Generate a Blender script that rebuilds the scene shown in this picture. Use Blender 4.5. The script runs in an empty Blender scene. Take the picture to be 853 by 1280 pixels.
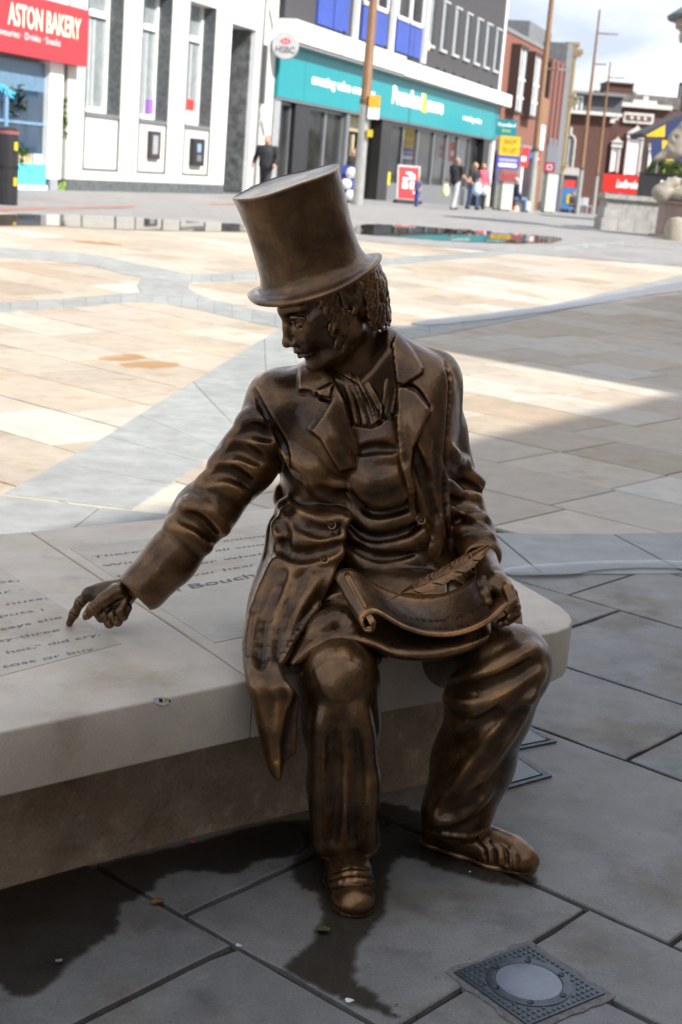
import bpy, bmesh, math, random
import numpy as np
from mathutils import Vector, Matrix

# ------------------------------------------------------------------ camera, sky, sun, exposure
scene = bpy.context.scene
COL = scene.collection
FPX, CXP, CYP = 1790.0, 426.5, 640.0
PITCH, ROLL, EYE = math.radians(13.46), math.radians(4.57), 1.5
Fv = Vector((0, math.cos(PITCH), -math.sin(PITCH)))
_r0 = Vector((1, 0, 0)); _u0 = Vector((0, math.sin(PITCH), math.cos(PITCH)))
Rv = math.cos(ROLL) * _r0 + math.sin(ROLL) * _u0
Uv = math.cos(ROLL) * _u0 - math.sin(ROLL) * _r0
CAM = Vector((0, 0, EYE))
cd = bpy.data.cameras.new('camera'); cam = bpy.data.objects.new('camera', cd); COL.objects.link(cam)
cam.matrix_world = Matrix(((Rv.x, Uv.x, -Fv.x, 0), (Rv.y, Uv.y, -Fv.y, 0), (Rv.z, Uv.z, -Fv.z, EYE), (0, 0, 0, 1)))
cd.sensor_fit = 'VERTICAL'; cd.sensor_height = 36; cd.sensor_width = 24
cd.lens = FPX / 1280 * 36
cd.clip_start = .05; cd.clip_end = 3000
cd.dof.use_dof = True; cd.dof.focus_distance = 3.12; cd.dof.aperture_fstop = 7.1
scene.camera = cam

SUN_AZ = math.atan2(-.60, .80)          # direction to the sun on the ground plane
SUN_EL = math.radians(41)
sdir = Vector((math.cos(SUN_AZ) * math.cos(SUN_EL), math.sin(SUN_AZ) * math.cos(SUN_EL), math.sin(SUN_EL)))
sl = bpy.data.lights.new('sun', 'SUN'); sun = bpy.data.objects.new('sun', sl); COL.objects.link(sun)
sl.energy = 4.1; sl.angle = math.radians(.53); sl.color = (1, .965, .91)
sun.rotation_euler = (-sdir).to_track_quat('-Z', 'Y').to_euler(); sun.location = (20, -20, 30)

w = bpy.data.worlds.new('World'); scene.world = w; w.use_nodes = True
nt = w.node_tree; nt.nodes.clear()
N = nt.nodes.new; L = nt.links.new
out = N('ShaderNodeOutputWorld'); bg = N('ShaderNodeBackground'); L(bg.outputs[0], out.inputs[0])
sky = N('ShaderNodeTexSky'); sky.sky_type = 'NISHITA'; sky.sun_disc = False
sky.sun_elevation = SUN_EL; sky.sun_rotation = math.atan2(sdir.x, sdir.y); sky.dust_density = 1.5
tc = N('ShaderNodeTexCoord'); mp = N('ShaderNodeMapping'); mp.inputs['Scale'].default_value = (1, 1, 2.2)
mp.inputs['Location'].default_value = (.35, .1, .25)
L(tc.outputs['Generated'], mp.inputs[0])
n1 = N('ShaderNodeTexNoise'); n1.inputs['Scale'].default_value = 3.0; n1.inputs['Detail'].default_value = 7; n1.inputs['Roughness'].default_value = .55
L(mp.outputs[0], n1.inputs['Vector'])
cr = N('ShaderNodeValToRGB'); cr.color_ramp.elements[0].position = .36; cr.color_ramp.elements[1].position = .52
L(n1.outputs[0], cr.inputs[0])
n2 = N('ShaderNodeTexNoise'); n2.inputs['Scale'].default_value = 4.5; n2.inputs['Detail'].default_value = 5
mp2 = N('ShaderNodeMapping'); mp2.inputs['Location'].default_value = (4.1, 2.0, .6); mp2.inputs['Scale'].default_value = (1, 1, 2.6)
L(tc.outputs['Generated'], mp2.inputs[0]); L(mp2.outputs[0], n2.inputs['Vector'])
cr2 = N('ShaderNodeValToRGB')
cr2.color_ramp.elements[0].position = .40; cr2.color_ramp.elements[0].color = (4.6, 5.2, 6.4, 1)
cr2.color_ramp.elements[1].position = .58; cr2.color_ramp.elements[1].color = (8.2, 8.4, 8.8, 1)
L(n2.outputs[0], cr2.inputs[0])
mx = N('ShaderNodeMix'); mx.data_type = 'RGBA'
L(cr.outputs[0], mx.inputs['Factor']); L(sky.outputs[0], mx.inputs['A']); L(cr2.outputs[0], mx.inputs['B'])
L(mx.outputs['Result'], bg.inputs[0]); bg.inputs[1].default_value = .085

scene.view_settings.view_transform = 'Standard'; scene.view_settings.look = 'None'
scene.view_settings.exposure = .93; scene.view_settings.gamma = 1
scene.render.engine = 'CYCLES'

# ------------------------------------------------------------------ geometry helpers
def ray(x, y):
    return Fv + Rv * ((x - CXP) / FPX) - Uv * ((y - CYP) / FPX)
def at(x, y, Y):
    d = ray(x, y); return CAM + d * (Y / d.y)
def atz(x, y, z):
    d = ray(x, y); return CAM + d * ((z - EYE) / d.z)
def g(X, Y):
    if Y < 7: return 0.0
    if Y < 30:
        t = (Y - 7) / 23; return .5 * t * t * (3 - 2 * t)
    if Y < 50: return .5
    return max(.5 - .014 * (Y - 50), -1.2)
def gnd(x, y):
    d = ray(x, y); lo, hi = .5, 400.
    for i in range(50):
        t = (lo + hi) / 2
        if EYE + d.z * t > g(d.x * t, d.y * t): lo = t
        else: hi = t
    return CAM + d * t
FO = Vector((-2.194, 48.75, 0)); FD = Vector((.309, .951, 0)); FN = Vector((.951, -.309, 0))
def FP(s, z, o=0):                       # a point of the shop row: along the street, height, towards the street
    v = FO + FD * s + FN * o; return Vector((v.x, v.y, z))
def fac(x, y, o=0):
    d = ray(x, y); c = FN.dot(FO) + o; t = c / FN.dot(d); P = CAM + d * t
    return ((P - FO).dot(FD), P.z)

# ------------------------------------------------------------------ materials
MATS = {}
def rgb(c): return (c[0], c[1], c[2], 1)
def mat(name, col, rough=.6, metal=0., var=.12, scale=6., bump=0., bscale=40., spec=.5, col2=None, emit=0., alpha=1, rndv=0.):
    if name in MATS: return MATS[name]
    m = bpy.data.materials.new(name); m.use_nodes = True; t = m.node_tree; b = t.nodes['Principled BSDF']
    b.inputs['Roughness'].default_value = rough; b.inputs['Metallic'].default_value = metal
    b.inputs['Specular IOR Level'].default_value = spec
    geo = t.nodes.new('ShaderNodeNewGeometry')
    n = t.nodes.new('ShaderNodeTexNoise'); n.inputs['Scale'].default_value = scale; n.inputs['Detail'].default_value = 6; n.inputs['Roughness'].default_value = .6
    t.links.new(geo.outputs['Position'], n.inputs['Vector'])
    r = t.nodes.new('ShaderNodeValToRGB'); r.color_ramp.elements[0].position = .3; r.color_ramp.elements[1].position = .7
    c2 = col2 if col2 else tuple(min(1, c * (1 + var)) for c in col)
    c1 = col if col2 else tuple(c * (1 - var) for c in col)
    r.color_ramp.elements[0].color = rgb(c1); r.color_ramp.elements[1].color = rgb(c2)
    t.links.new(n.outputs[0], r.inputs[0])
    src = r.outputs[0]
    if rndv:
        oi = t.nodes.new('ShaderNodeObjectInfo'); mr = t.nodes.new('ShaderNodeMapRange')
        mr.inputs['To Min'].default_value = 1 - rndv; mr.inputs['To Max'].default_value = 1 + rndv
        t.links.new(oi.outputs['Random'], mr.inputs[0])
        vm = t.nodes.new('ShaderNodeVectorMath'); vm.operation = 'SCALE'
        t.links.new(src, vm.inputs[0]); t.links.new(mr.outputs[0], vm.inputs['Scale']); src = vm.outputs[0]
    t.links.new(src, b.inputs['Base Color'])
    if bump:
        n3 = t.nodes.new('ShaderNodeTexNoise'); n3.inputs['Scale'].default_value = bscale; n3.inputs['Detail'].default_value = 5
        t.links.new(geo.outputs['Position'], n3.inputs['Vector'])
        bp = t.nodes.new('ShaderNodeBump'); bp.inputs['Strength'].default_value = bump; bp.inputs['Distance'].default_value = .01
        t.links.new(n3.outputs[0], bp.inputs['Height']); t.links.new(bp.outputs[0], b.inputs['Normal'])
    if emit:
        b.inputs['Emission Color'].default_value = rgb(col); b.inputs['Emission Strength'].default_value = emit
    MATS[name] = m; return m
def glass(name, col=(.05, .06, .07), rough=.04):
    return mat(name, col, rough, 0, .25, .8, spec=.9)

# ------------------------------------------------------------------ object helpers
def link(o, parent=None):
    COL.objects.link(o)
    if parent is not None:
        o.parent = parent; o.location = -parent.location if parent.parent is None else Vector((0, 0, 0))
    return o
def tag(o, label=None, cat=None, group=None, kind=None):
    if label: o['label'] = label
    if cat: o['category'] = cat
    if group: o['group'] = group
    if kind: o['kind'] = kind
    return o
def thing(name, label, cat, loc, group=None):
    o = bpy.data.objects.new(name, None); o.empty_display_size = .1; COL.objects.link(o); o.location = loc
    return tag(o, label, cat, group)
def mesh_obj(name, verts, faces, m, parent=None, smooth=False):
    me = bpy.data.meshes.new(name); me.from_pydata([tuple(v) for v in verts], [], faces); me.update()
    if m: me.materials.append(m)
    if smooth: me.shade_smooth()
    return link(bpy.data.objects.new(name, me), parent)
class MB:
    def __init__(s): s.v = []; s.f = []
    def quad(s, a, b, c, d):
        n = len(s.v); s.v += [a, b, c, d]; s.f.append((n, n + 1, n + 2, n + 3)); return s
    def hexa(s, p):        # 8 points: bottom 4, top 4
        n = len(s.v); s.v += p
        for q in ((0, 3, 2, 1), (4, 5, 6, 7), (0, 1, 5, 4), (1, 2, 6, 5), (2, 3, 7, 6), (3, 0, 4, 7)): s.f.append(tuple(n + i for i in q))
        return s
    def box(s, x0, x1, y0, y1, z0, z1, M=None):
        p = [Vector(q) for q in ((x0, y0, z0), (x1, y0, z0), (x1, y1, z0), (x0, y1, z0), (x0, y0, z1), (x1, y0, z1), (x1, y1, z1), (x0, y1, z1))]
        if M is not None: p = [M @ q for q in p]
        return s.hexa(p)
    def fbox(s, s0, s1, z0, z1, o0, o1):
        return s.hexa([FP(s0, z0, o1), FP(s1, z0, o1), FP(s1, z0, o0), FP(s0, z0, o0), FP(s0, z1, o1), FP(s1, z1, o1), FP(s1, z1, o0), FP(s0, z1, o0)])
    def prism(s, pts, dv):   # closed polygon extruded by the vector dv
        n = len(s.v); k = len(pts); s.v += [Vector(p) for p in pts] + [Vector(p) + Vector(dv) for p in pts]
        s.f.append(tuple(range(n + k - 1, n - 1, -1))); s.f.append(tuple(range(n + k, n + 2 * k)))
        for i in range(k):
            j = (i + 1) % k; s.f.append((n + i, n + j, n + k + j, n + k + i))
        return s
    def tube(s, pts, rad, seg=10, cap=True):
        pts = [Vector(p) for p in pts]; rr = rad if isinstance(rad, (list, tuple)) else [rad] * len(pts); n0 = len(s.v)
        for i, p in enumerate(pts):
            t = (pts[min(i + 1, len(pts) - 1)] - pts[max(i - 1, 0)]).normalized()
            a = t.cross(Vector((0, 0, 1)) if abs(t.z) < .9 else Vector((1, 0, 0))).normalized(); b = t.cross(a)
            for k in range(seg):
                an = 2 * math.pi * k / seg; s.v.append(p + (a * math.cos(an) + b * math.sin(an)) * rr[i])
        for i in range(len(pts) - 1):
            for k in range(seg):
                k2 = (k + 1) % seg; q = n0 + i * seg; s.f.append((q + k, q + seg + k, q + seg + k2, q + k2))
        if cap:
            s.f.append(tuple(n0 + k for k in range(seg))); q = n0 + (len(pts) - 1) * seg; s.f.append(tuple(q + seg - 1 - k for k in range(seg)))
        return s
    def lathe(s, prof, M=None, seg=24):   # prof: (radius, height)
        n0 = len(s.v); M = M or Matrix()
        for r_, h in prof:
            for k in range(seg):
                an = 2 * math.pi * k / seg; s.v.append(M @ Vector((r_ * math.cos(an), r_ * math.sin(an), h)))
        for i in range(len(prof) - 1):
            for k in range(seg):
                k2 = (k + 1) % seg; q = n0 + i * seg; s.f.append((q + k, q + k2, q + seg + k2, q + seg + k))
        s.f.append(tuple(n0 + seg - 1 - k for k in range(seg))); q = n0 + (len(prof) - 1) * seg; s.f.append(tuple(q + k for k in range(seg)))
        return s
    def build(s, name, m, parent=None, smooth=False, fix=False):
        o = mesh_obj(name, s.v, s.f, m, parent, False)
        if fix:
            bm = bmesh.new(); bm.from_mesh(o.data); bmesh.ops.recalc_face_normals(bm, faces=bm.faces[:]); bm.to_mesh(o.data); bm.free()
        if smooth:
            o.data.shade_smooth()
            o.data.set_sharp_from_angle(angle=math.radians(38))
        return o
def Mx(loc, xdir, up=(0, 0, 1)):
    z = Vector(up).normalized(); x = Vector(xdir); x = (x - z * x.dot(z)).normalized(); y = z.cross(x)
    return Matrix(((x.x, y.x, z.x, loc[0]), (x.y, y.y, z.y, loc[1]), (x.z, y.z, z.z, loc[2]), (0, 0, 0, 1)))
def text(body, origin, xdir, ydir, size, m, parent, name='lettering', extrude=.0, width=None, bold=0., align='LEFT', shear=0):
    """flat lettering as a mesh; origin = baseline start"""
    cu = bpy.data.curves.new(name, 'FONT'); cu.body = body; cu.size = 1; cu.align_x = align; cu.extrude = 0; cu.offset = bold; cu.shear = shear
    cu.resolution_u = 3
    o = bpy.data.objects.new('tmp', cu); COL.objects.link(o)
    dg = bpy.context.evaluated_depsgraph_get(); me = bpy.data.meshes.new_from_object(o.evaluated_get(dg))
    bpy.data.objects.remove(o); bpy.data.curves.remove(cu)
    co = np.empty(len(me.vertices) * 3); me.vertices.foreach_get('co', co); co = co.reshape(-1, 3)
    X = Vector(xdir).normalized(); Y = Vector(ydir).normalized()
    sx = size
    if width and len(co): sx = width / max(1e-6, co[:, 0].max() - co[:, 0].min()); co[:, 0] -= co[:, 0].min() if align == 'LEFT' else 0
    wv = np.array(origin)[None, :] + co[:, :1] * sx * np.array(X)[None, :] + co[:, 1:2] * size * np.array(Y)[None, :]
    me.vertices.foreach_set('co', wv.ravel()); me.update(); me.name = name
    me.materials.clear(); me.materials.append(m)
    return link(bpy.data.objects.new(name, me), parent)

# ------------------------------------------------------------------ distance-field sculpting (numpy)
def poly_sdf_grid(poly, pad=40, step=2.):
    P = np.array(poly, float); x0, y0 = P.min(0) - pad; x1, y1 = P.max(0) + pad
    xs = np.arange(x0, x1 + step, step); ys = np.arange(y0, y1 + step, step)
    X, Y = np.meshgrid(xs, ys, indexing='ij'); d = np.full(X.shape, 1e9); ins = np.zeros(X.shape, bool)
    n = len(P)
    for i in range(n):
        a = P[i]; b = P[(i + 1) % n]; e = b - a; wx = X - a[0]; wy = Y - a[1]
        t = np.clip((wx * e[0] + wy * e[1]) / (e @ e + 1e-9), 0, 1)
        d = np.minimum(d, np.hypot(wx - t * e[0], wy - t * e[1]))
        c = ((a[1] > Y) != (b[1] > Y)) & (X < (b[0] - a[0]) * (Y - a[1]) / (b[1] - a[1] + 1e-12) + a[0])
        ins ^= c
    return xs[0], ys[0], step, np.where(ins, -d, d)
def smooth_poly(pts, k=4):      # Catmull-Rom closed curve
    P = [np.array(p, float) for p in pts]; n = len(P); o = []
    for i in range(n):
        p0, p1, p2, p3 = P[i - 1], P[i], P[(i + 1) % n], P[(i + 2) % n]
        for j in range(k):
            t = j / k; o.append(.5 * ((2 * p1) + (-p0 + p2) * t + (2 * p0 - 5 * p1 + 4 * p2 - p3) * t * t + (-p0 + 3 * p1 - 3 * p2 + p3) * t ** 3))
    return o
def smooth_line(pts, k=4):
    P = [np.array(p, float) for p in pts]; P = [2 * P[0] - P[1]] + P + [2 * P[-1] - P[-2]]; o = []
    for i in range(1, len(P) - 2):
        p0, p1, p2, p3 = P[i - 1], P[i], P[i + 1], P[i + 2]
        for j in range(k):
            t = j / k; o.append(.5 * ((2 * p1) + (-p0 + p2) * t + (2 * p0 - 5 * p1 + 4 * p2 - p3) * t * t + (-p0 + 3 * p1 - 3 * p2 + p3) * t ** 3))
    o.append(P[-2]); return o
class Field:
    def __init__(s, lo, hi, h):
        s.lo = np.array(lo, float); s.h = h; s.n = np.ceil((np.array(hi) - s.lo) / h).astype(int) + 1
        s.D = np.full(tuple(s.n), .2, np.float32)
    def region(s, lo, hi):
        a = np.clip(np.floor((np.array(lo) - s.lo) / s.h).astype(int), 0, s.n); b = np.clip(np.ceil((np.array(hi) - s.lo) / s.h).astype(int) + 1, 0, s.n)
        if np.any(b <= a): return None, None
        ax = [(s.lo[i] + np.arange(a[i], b[i]) * s.h).astype(np.float32) for i in range(3)]
        return tuple(slice(a[i], b[i]) for i in range(3)), (ax[0][:, None, None], ax[1][None, :, None], ax[2][None, None, :])
    def comb(s, sl, d, k, op):
        D = s.D[sl]
        if op == 'u':
            if k > 0:
                h = np.maximum(k - np.abs(D - d), 0) / k; s.D[sl] = np.minimum(D, d) - h * h * k * .25
            else: s.D[sl] = np.minimum(D, d)
        else:
            if k > 0:
                h = np.maximum(k - np.abs(D + d), 0) / k; s.D[sl] = np.maximum(D, -d) + h * h * k * .25
            else: s.D[sl] = np.maximum(D, -d)
    def cap(s, a, b, ra, rb, k=.01, op='u'):
        a = np.array(a, np.float32); b = np.array(b, np.float32); m = max(ra, rb) + k + .03
        sl, X = s.region(np.minimum(a, b) - m, np.maximum(a, b) + m)
        if sl is None: return s
        e = b - a; L2 = float(e @ e) + 1e-12
        w = [X[i] - a[i] for i in range(3)]
        t = np.clip((w[0] * e[0] + w[1] * e[1] + w[2] * e[2]) / L2, 0, 1)
        d = np.sqrt((w[0] - t * e[0]) ** 2 + (w[1] - t * e[1]) ** 2 + (w[2] - t * e[2]) ** 2) - (ra + (rb - ra) * t)
        s.comb(sl, d, k, op); return s
    def chain(s, pts, rads, k=.01, op='u'):
        for i in range(len(pts) - 1): s.cap(pts[i], pts[i + 1], rads[i], rads[i + 1], k, op)
        return s
    def ell(s, c, r, M=None, k=.01, op='u', e=0.):
        """ellipsoid; M = 3x3 rows of local axes"""
        c = np.array(c, np.float32); r = np.array(r, np.float32); m = float(r.max()) + k + .03
        sl, X = s.region(c - m, c + m)
        if sl is None: return s
        w = [X[i] - c[i] for i in range(3)]
        if M is not None: w = [w[0] * M[j][0] + w[1] * M[j][1] + w[2] * M[j][2] for j in range(3)]
        k0 = np.sqrt((w[0] / r[0]) ** 2 + (w[1] / r[1]) ** 2 + (w[2] / r[2]) ** 2) + 1e-6
        k1 = np.sqrt((w[0] / r[0] ** 2) ** 2 + (w[1] / r[1] ** 2) ** 2 + (w[2] / r[2] ** 2) ** 2) + 1e-6
        s.comb(sl, k0 * (k0 - 1) / k1, k, op); return s
    def project(s, X):
        dx, dy, dz = X[0], X[1], X[2] - EYE
        c = dx * Fv.x + dy * Fv.y + dz * Fv.z
        return (CXP + FPX * (dx * Rv.x + dy * Rv.y + dz * Rv.z) / c, CYP - FPX * (dx * Uv.x + dy * Uv.y + dz * Uv.z) / c, c)
    def drape(s, poly, Yf, T, R, k=.01, op='u', edge=.003, smooth=True):
        """padded cloth panel: outline + depth function Yf(px,py), half thickness T reached R metres in from the edge"""
        if smooth: poly = smooth_poly(poly)
        x0, y0, st, G = poly_sdf_grid(poly)
        P = np.array(poly); ys = [float(Yf(p[0], p[1])) for p in P]
        pts = np.array([tuple(at(p[0], p[1], yy + sg * (T + .02))) for p, yy in zip(P, ys) for sg in (-1, 1)])
        sl, X = s.region(pts.min(0) - .03, pts.max(0) + .03)
        px, py, c = s.project(X)
        u = np.clip((px - x0) / st, 0, G.shape[0] - 1.001); v = np.clip((py - y0) / st, 0, G.shape[1] - 1.001)
        i = u.astype(int); j = v.astype(int); fu = u - i; fv = v - j
        d2 = (G[i, j] * (1 - fu) * (1 - fv) + G[i + 1, j] * fu * (1 - fv) + G[i, j + 1] * (1 - fu) * fv + G[i + 1, j + 1] * fu * fv) * c / FPX
        dz = np.abs(X[1] - Yf(px, py))
        q = 1 - np.clip(-d2 / R, 0, 1); th = edge + (T - edge) * np.sqrt(np.maximum(0, 1 - q * q))
        a = dz - th; dd = np.where((d2 > 0) | (a > 0), np.sqrt(np.maximum(d2, 0) ** 2 + np.maximum(a, 0) ** 2), np.maximum(d2, a))
        dd = np.where((d2 <= 0) & (a > 0), a * .75, dd)
        s.comb(sl, dd.astype(np.float32), k, op); return s
    def blur(s, n=2):
        for _ in range(n):
            for ax in range(3):
                a = [slice(None)] * 3; b = [slice(None)] * 3; c = [slice(None)] * 3
                a[ax] = slice(0, -2); b[ax] = slice(1, -1); c[ax] = slice(2, None)
                D = s.D.copy(); D[tuple(b)] = s.D[tuple(b)] * .5 + (s.D[tuple(a)] + s.D[tuple(c)]) * .25; s.D = D
        return s
    def sample(s, P):
        q = (P - s.lo) / s.h; i = np.round(q).astype(int)
        ok = np.all((i >= 0) & (i < s.n), axis=1); i = np.clip(i, 0, s.n - 1)
        return np.where(ok, s.D[i[:, 0], i[:, 1], i[:, 2]], .2)
    def hit(s, px, py):
        d = ray(px, py); d = d / d.y; d = np.array(d); Ys = np.arange(s.lo[1], s.lo[1] + s.n[1] * s.h, s.h * .5)
        P = np.array(CAM)[None, :] + Ys[:, None] * d[None, :]; v = s.sample(P); k = np.nonzero(v < 0)[0]
        if len(k) == 0: return None
        return P[k[0]], d / np.linalg.norm(d)
    def stroke(s, pts, r, depth, k=.008, op='u', taper=True, step=5):
        """a fold (op u) or crease (op s) laid along the visible surface through image points"""
        L_ = smooth_line(pts, 6) if len(pts) > 2 else [np.array(p, float) for p in pts]
        Q = []
        for i in range(len(L_) - 1):
            n = max(1, int(np.hypot(*(L_[i + 1] - L_[i])) / step))
            for j in range(n): Q.append(L_[i] + (L_[i + 1] - L_[i]) * j / n)
        Q.append(L_[-1]); H_ = [s.hit(*q) for q in Q]; m = len(Q); C = []
        ydep = [h_[0][1] for h_ in H_ if h_ is not None]
        for i, h_ in enumerate(H_):
            if h_ is None: C.append(None); continue
            t = i / max(1, m - 1); tp = (math.sin(math.pi * min(max(t, .04), .96)) ** .5) if taper else 1
            rr = r * (.35 + .65 * tp)
            C.append((h_[0] + h_[1] * ((rr - depth * tp) if op == 'u' else -(rr - depth * tp)), rr))
        for a, b in zip(C[:-1], C[1:]):
            if a is None or b is None: continue
            if abs(a[0][1] - b[0][1]) > .03: continue
            s.cap(a[0], b[0], a[1], b[1], k, op)
        return s
    def fold(s, pts, r=.012, h=.006, k=.014): return s.stroke(pts, r, h, k, 'u')
    def crease(s, pts, r=.006, d=.005, k=.008): return s.stroke(pts, r, d, k, 's')
    def mesh(s):
        D = s.D; nx, ny, nz = D.shape; ins = D < 0
        c = [ins[i:nx - 1 + i, j:ny - 1 + j, l:nz - 1 + l] for i in (0, 1) for j in (0, 1) for l in (0, 1)]
        cnt = sum(q.astype(np.int8) for q in c); act = (cnt > 0) & (cnt < 8)
        I = np.argwhere(act); idx = np.full(act.shape, -1, np.int32); idx[act] = np.arange(len(I))
        corner = {(i, j, l): D[I[:, 0] + i, I[:, 1] + j, I[:, 2] + l] for i in (0, 1) for j in (0, 1) for l in (0, 1)}
        acc = np.zeros((len(I), 3)); num = np.zeros(len(I))
        for A in corner:
            for ax in range(3):
                if A[ax] == 1: continue
                B = list(A); B[ax] = 1; B = tuple(B); a = corner[A]; b = corner[B]; m = (a < 0) != (b < 0)
                t = np.where(m, a / np.where(m, a - b, 1), 0)
                P = np.tile(np.array(A, float), (len(I), 1)); P[:, ax] = t
                acc += P * m[:, None]; num += m
        V = (I + acc / num[:, None]) * s.h + s.lo
        Fs = []
        for ax in range(3):
            a = [slice(1, -1)] * 3; a[ax] = slice(0, -1); b = [slice(1, -1)] * 3; b[ax] = slice(1, None)
            A_ = ins[tuple(a)]; B_ = ins[tuple(b)]; E_ = np.argwhere(A_ != B_)
            if len(E_) == 0: continue
            off = np.ones(3, int); off[ax] = 0; e = E_ + off; u = (ax + 1) % 3; v = (ax + 2) % 3
            def cell(du, dv):
                q = e.copy(); q[:, u] -= du; q[:, v] -= dv; return idx[q[:, 0], q[:, 1], q[:, 2]]
            Q = np.stack([cell(1, 1), cell(0, 1), cell(0, 0), cell(1, 0)], 1)
            fl = A_[tuple(E_.T)]; Q[~fl] = Q[~fl][:, ::-1]; Fs.append(Q)
        Fa = np.concatenate(Fs); Fa = Fa[(Fa >= 0).all(1)]
        return V, Fa
    def build(s, name, m, parent=None, relax=1):
        V, Fa = s.mesh()
        return np_mesh(name, V, Fa, m, parent)
def np_mesh(name, V, Fa, m, parent=None):
    me = bpy.data.meshes.new(name); me.vertices.add(len(V)); me.vertices.foreach_set('co', V.astype(np.float32).ravel())
    k = Fa.shape[1]
    me.loops.add(Fa.size); me.loops.foreach_set('vertex_index', Fa.astype(np.int32).ravel())
    me.polygons.add(len(Fa)); me.polygons.foreach_set('loop_start', np.arange(0, Fa.size, k, dtype=np.int32))
    me.update(calc_edges=True); me.validate(); me.materials.append(m); me.shade_smooth()
    return link(bpy.data.objects.new(name, me), parent)
# ------------------------------------------------------------------ materials of the place
def slab_mat(name, stops, rough=.7, bump=.25, fine=140, stain=None, mott=1.):
    m = bpy.data.materials.new(name); m.use_nodes = True; t = m.node_tree; b = t.nodes['Principled BSDF']; n = t.nodes.new; k = t.links.new
    at_ = n('ShaderNodeAttribute'); at_.attribute_name = 'rnd'
    r = n('ShaderNodeValToRGB'); r.color_ramp.interpolation = 'LINEAR'
    e = r.color_ramp.elements
    while len(e) < len(stops): e.new(.5)
    for i, c in enumerate(stops): e[i].position = i / (len(stops) - 1); e[i].color = rgb(c)
    k(at_.outputs['Fac'], r.inputs[0])
    geo = n('ShaderNodeNewGeometry')
    def noise(sc, det, off=0):
        q = n('ShaderNodeTexNoise'); q.inputs['Scale'].default_value = sc; q.inputs['Detail'].default_value = det; q.inputs['Roughness'].default_value = .62
        mp_ = n('ShaderNodeMapping'); mp_.inputs['Location'].default_value = (off, off * .7, 0); k(geo.outputs['Position'], mp_.inputs[0]); k(mp_.outputs[0], q.inputs['Vector']); return q
    a = noise(1.1, 6); c = noise(fine, 3, 4); d = noise(6.5, 7, 9)
    def mrange(src, lo, hi, f0=.3, f1=.7):
        q = n('ShaderNodeMapRange'); q.inputs['From Min'].default_value = f0; q.inputs['From Max'].default_value = f1; q.inputs['To Min'].default_value = lo; q.inputs['To Max'].default_value = hi; k(src, q.inputs[0]); return q.outputs[0]
    def mul(x, y):
        q = n('ShaderNodeMath'); q.operation = 'MULTIPLY'; k(x, q.inputs[0]); k(y, q.inputs[1]); return q.outputs[0]
    fac_ = mul(mul(mrange(a.outputs[0], 1 - .16 * mott, 1 + .14 * mott), mrange(c.outputs[0], 1 - .12 * mott, 1 + .12 * mott)), mrange(d.outputs[0], 1 - .20 * mott, 1 + .14 * mott))
    vm = n('ShaderNodeVectorMath'); vm.operation = 'SCALE'; src_ = r.outputs[0]
    if stain:
        for sc_, off_, lo_, hi_, col_ in stain:
            q = noise(sc_, 7, off_); w_ = mrange(q.outputs[0], 0, 1, lo_, hi_); mxx = n('ShaderNodeMix'); mxx.data_type = 'RGBA'; mxx.blend_type = 'MULTIPLY'; k(w_, mxx.inputs['Factor']); k(src_, mxx.inputs['A']); mxx.inputs['B'].default_value = rgb(col_); src_ = mxx.outputs['Result']
    k(src_, vm.inputs[0]); k(fac_, vm.inputs['Scale']); k(vm.outputs[0], b.inputs['Base Color'])
    k(mrange(a.outputs[0], rough - .18, rough + .1), b.inputs['Roughness'])
    bp = n('ShaderNodeBump'); bp.inputs['Strength'].default_value = bump; bp.inputs['Distance'].default_value = .004
    k(d.outputs[0], bp.inputs['Height']); bp2 = n('ShaderNodeBump'); bp2.inputs['Strength'].default_value = bump * .8; bp2.inputs['Distance'].default_value = .0015
    k(c.outputs[0], bp2.inputs['Height']); k(bp.outputs[0], bp2.inputs['Normal']); k(bp2.outputs[0], b.inputs['Normal'])
    return m
def film_mat(name, tint, rough=.03, ior=1.33):
    m = bpy.data.materials.new(name); m.use_nodes = True; t = m.node_tree; t.nodes.clear(); n = t.nodes.new; k = t.links.new
    o = n('ShaderNodeOutputMaterial'); mx_ = n('ShaderNodeMixShader'); tr = n('ShaderNodeBsdfTransparent'); gl = n('ShaderNodeBsdfGlossy'); fr = n('ShaderNodeFresnel')
    fr.inputs[0].default_value = ior; at_ = n('ShaderNodeAttribute'); at_.attribute_name = 'inner'; mc = n('ShaderNodeMix'); mc.data_type = 'RGBA'; mc.inputs['A'].default_value = (1, 1, 1, 1); mc.inputs['B'].default_value = rgb(tint); k(at_.outputs['Fac'], mc.inputs['Factor']); k(mc.outputs['Result'], tr.inputs[0]); gl.inputs['Roughness'].default_value = rough
    geo = n('ShaderNodeNewGeometry'); nz = n('ShaderNodeTexNoise'); nz.inputs['Scale'].default_value = 1.3; nz.inputs['Detail'].default_value = 2; bp = n('ShaderNodeBump'); bp.inputs['Strength'].default_value = .03; bp.inputs['Distance'].default_value = .02
    k(geo.outputs['Position'], nz.inputs['Vector']); k(nz.outputs[0], bp.inputs['Height']); k(bp.outputs[0], gl.inputs['Normal'])
    mm = n('ShaderNodeMath'); mm.operation = 'MULTIPLY'; k(fr.outputs[0], mm.inputs[0]); k(at_.outputs['Fac'], mm.inputs[1]); k(mm.outputs[0], mx_.inputs[0]); k(tr.outputs[0], mx_.inputs[1]); k(gl.outputs[0], mx_.inputs[2]); k(mx_.outputs[0], o.inputs[0]); return m
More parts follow.
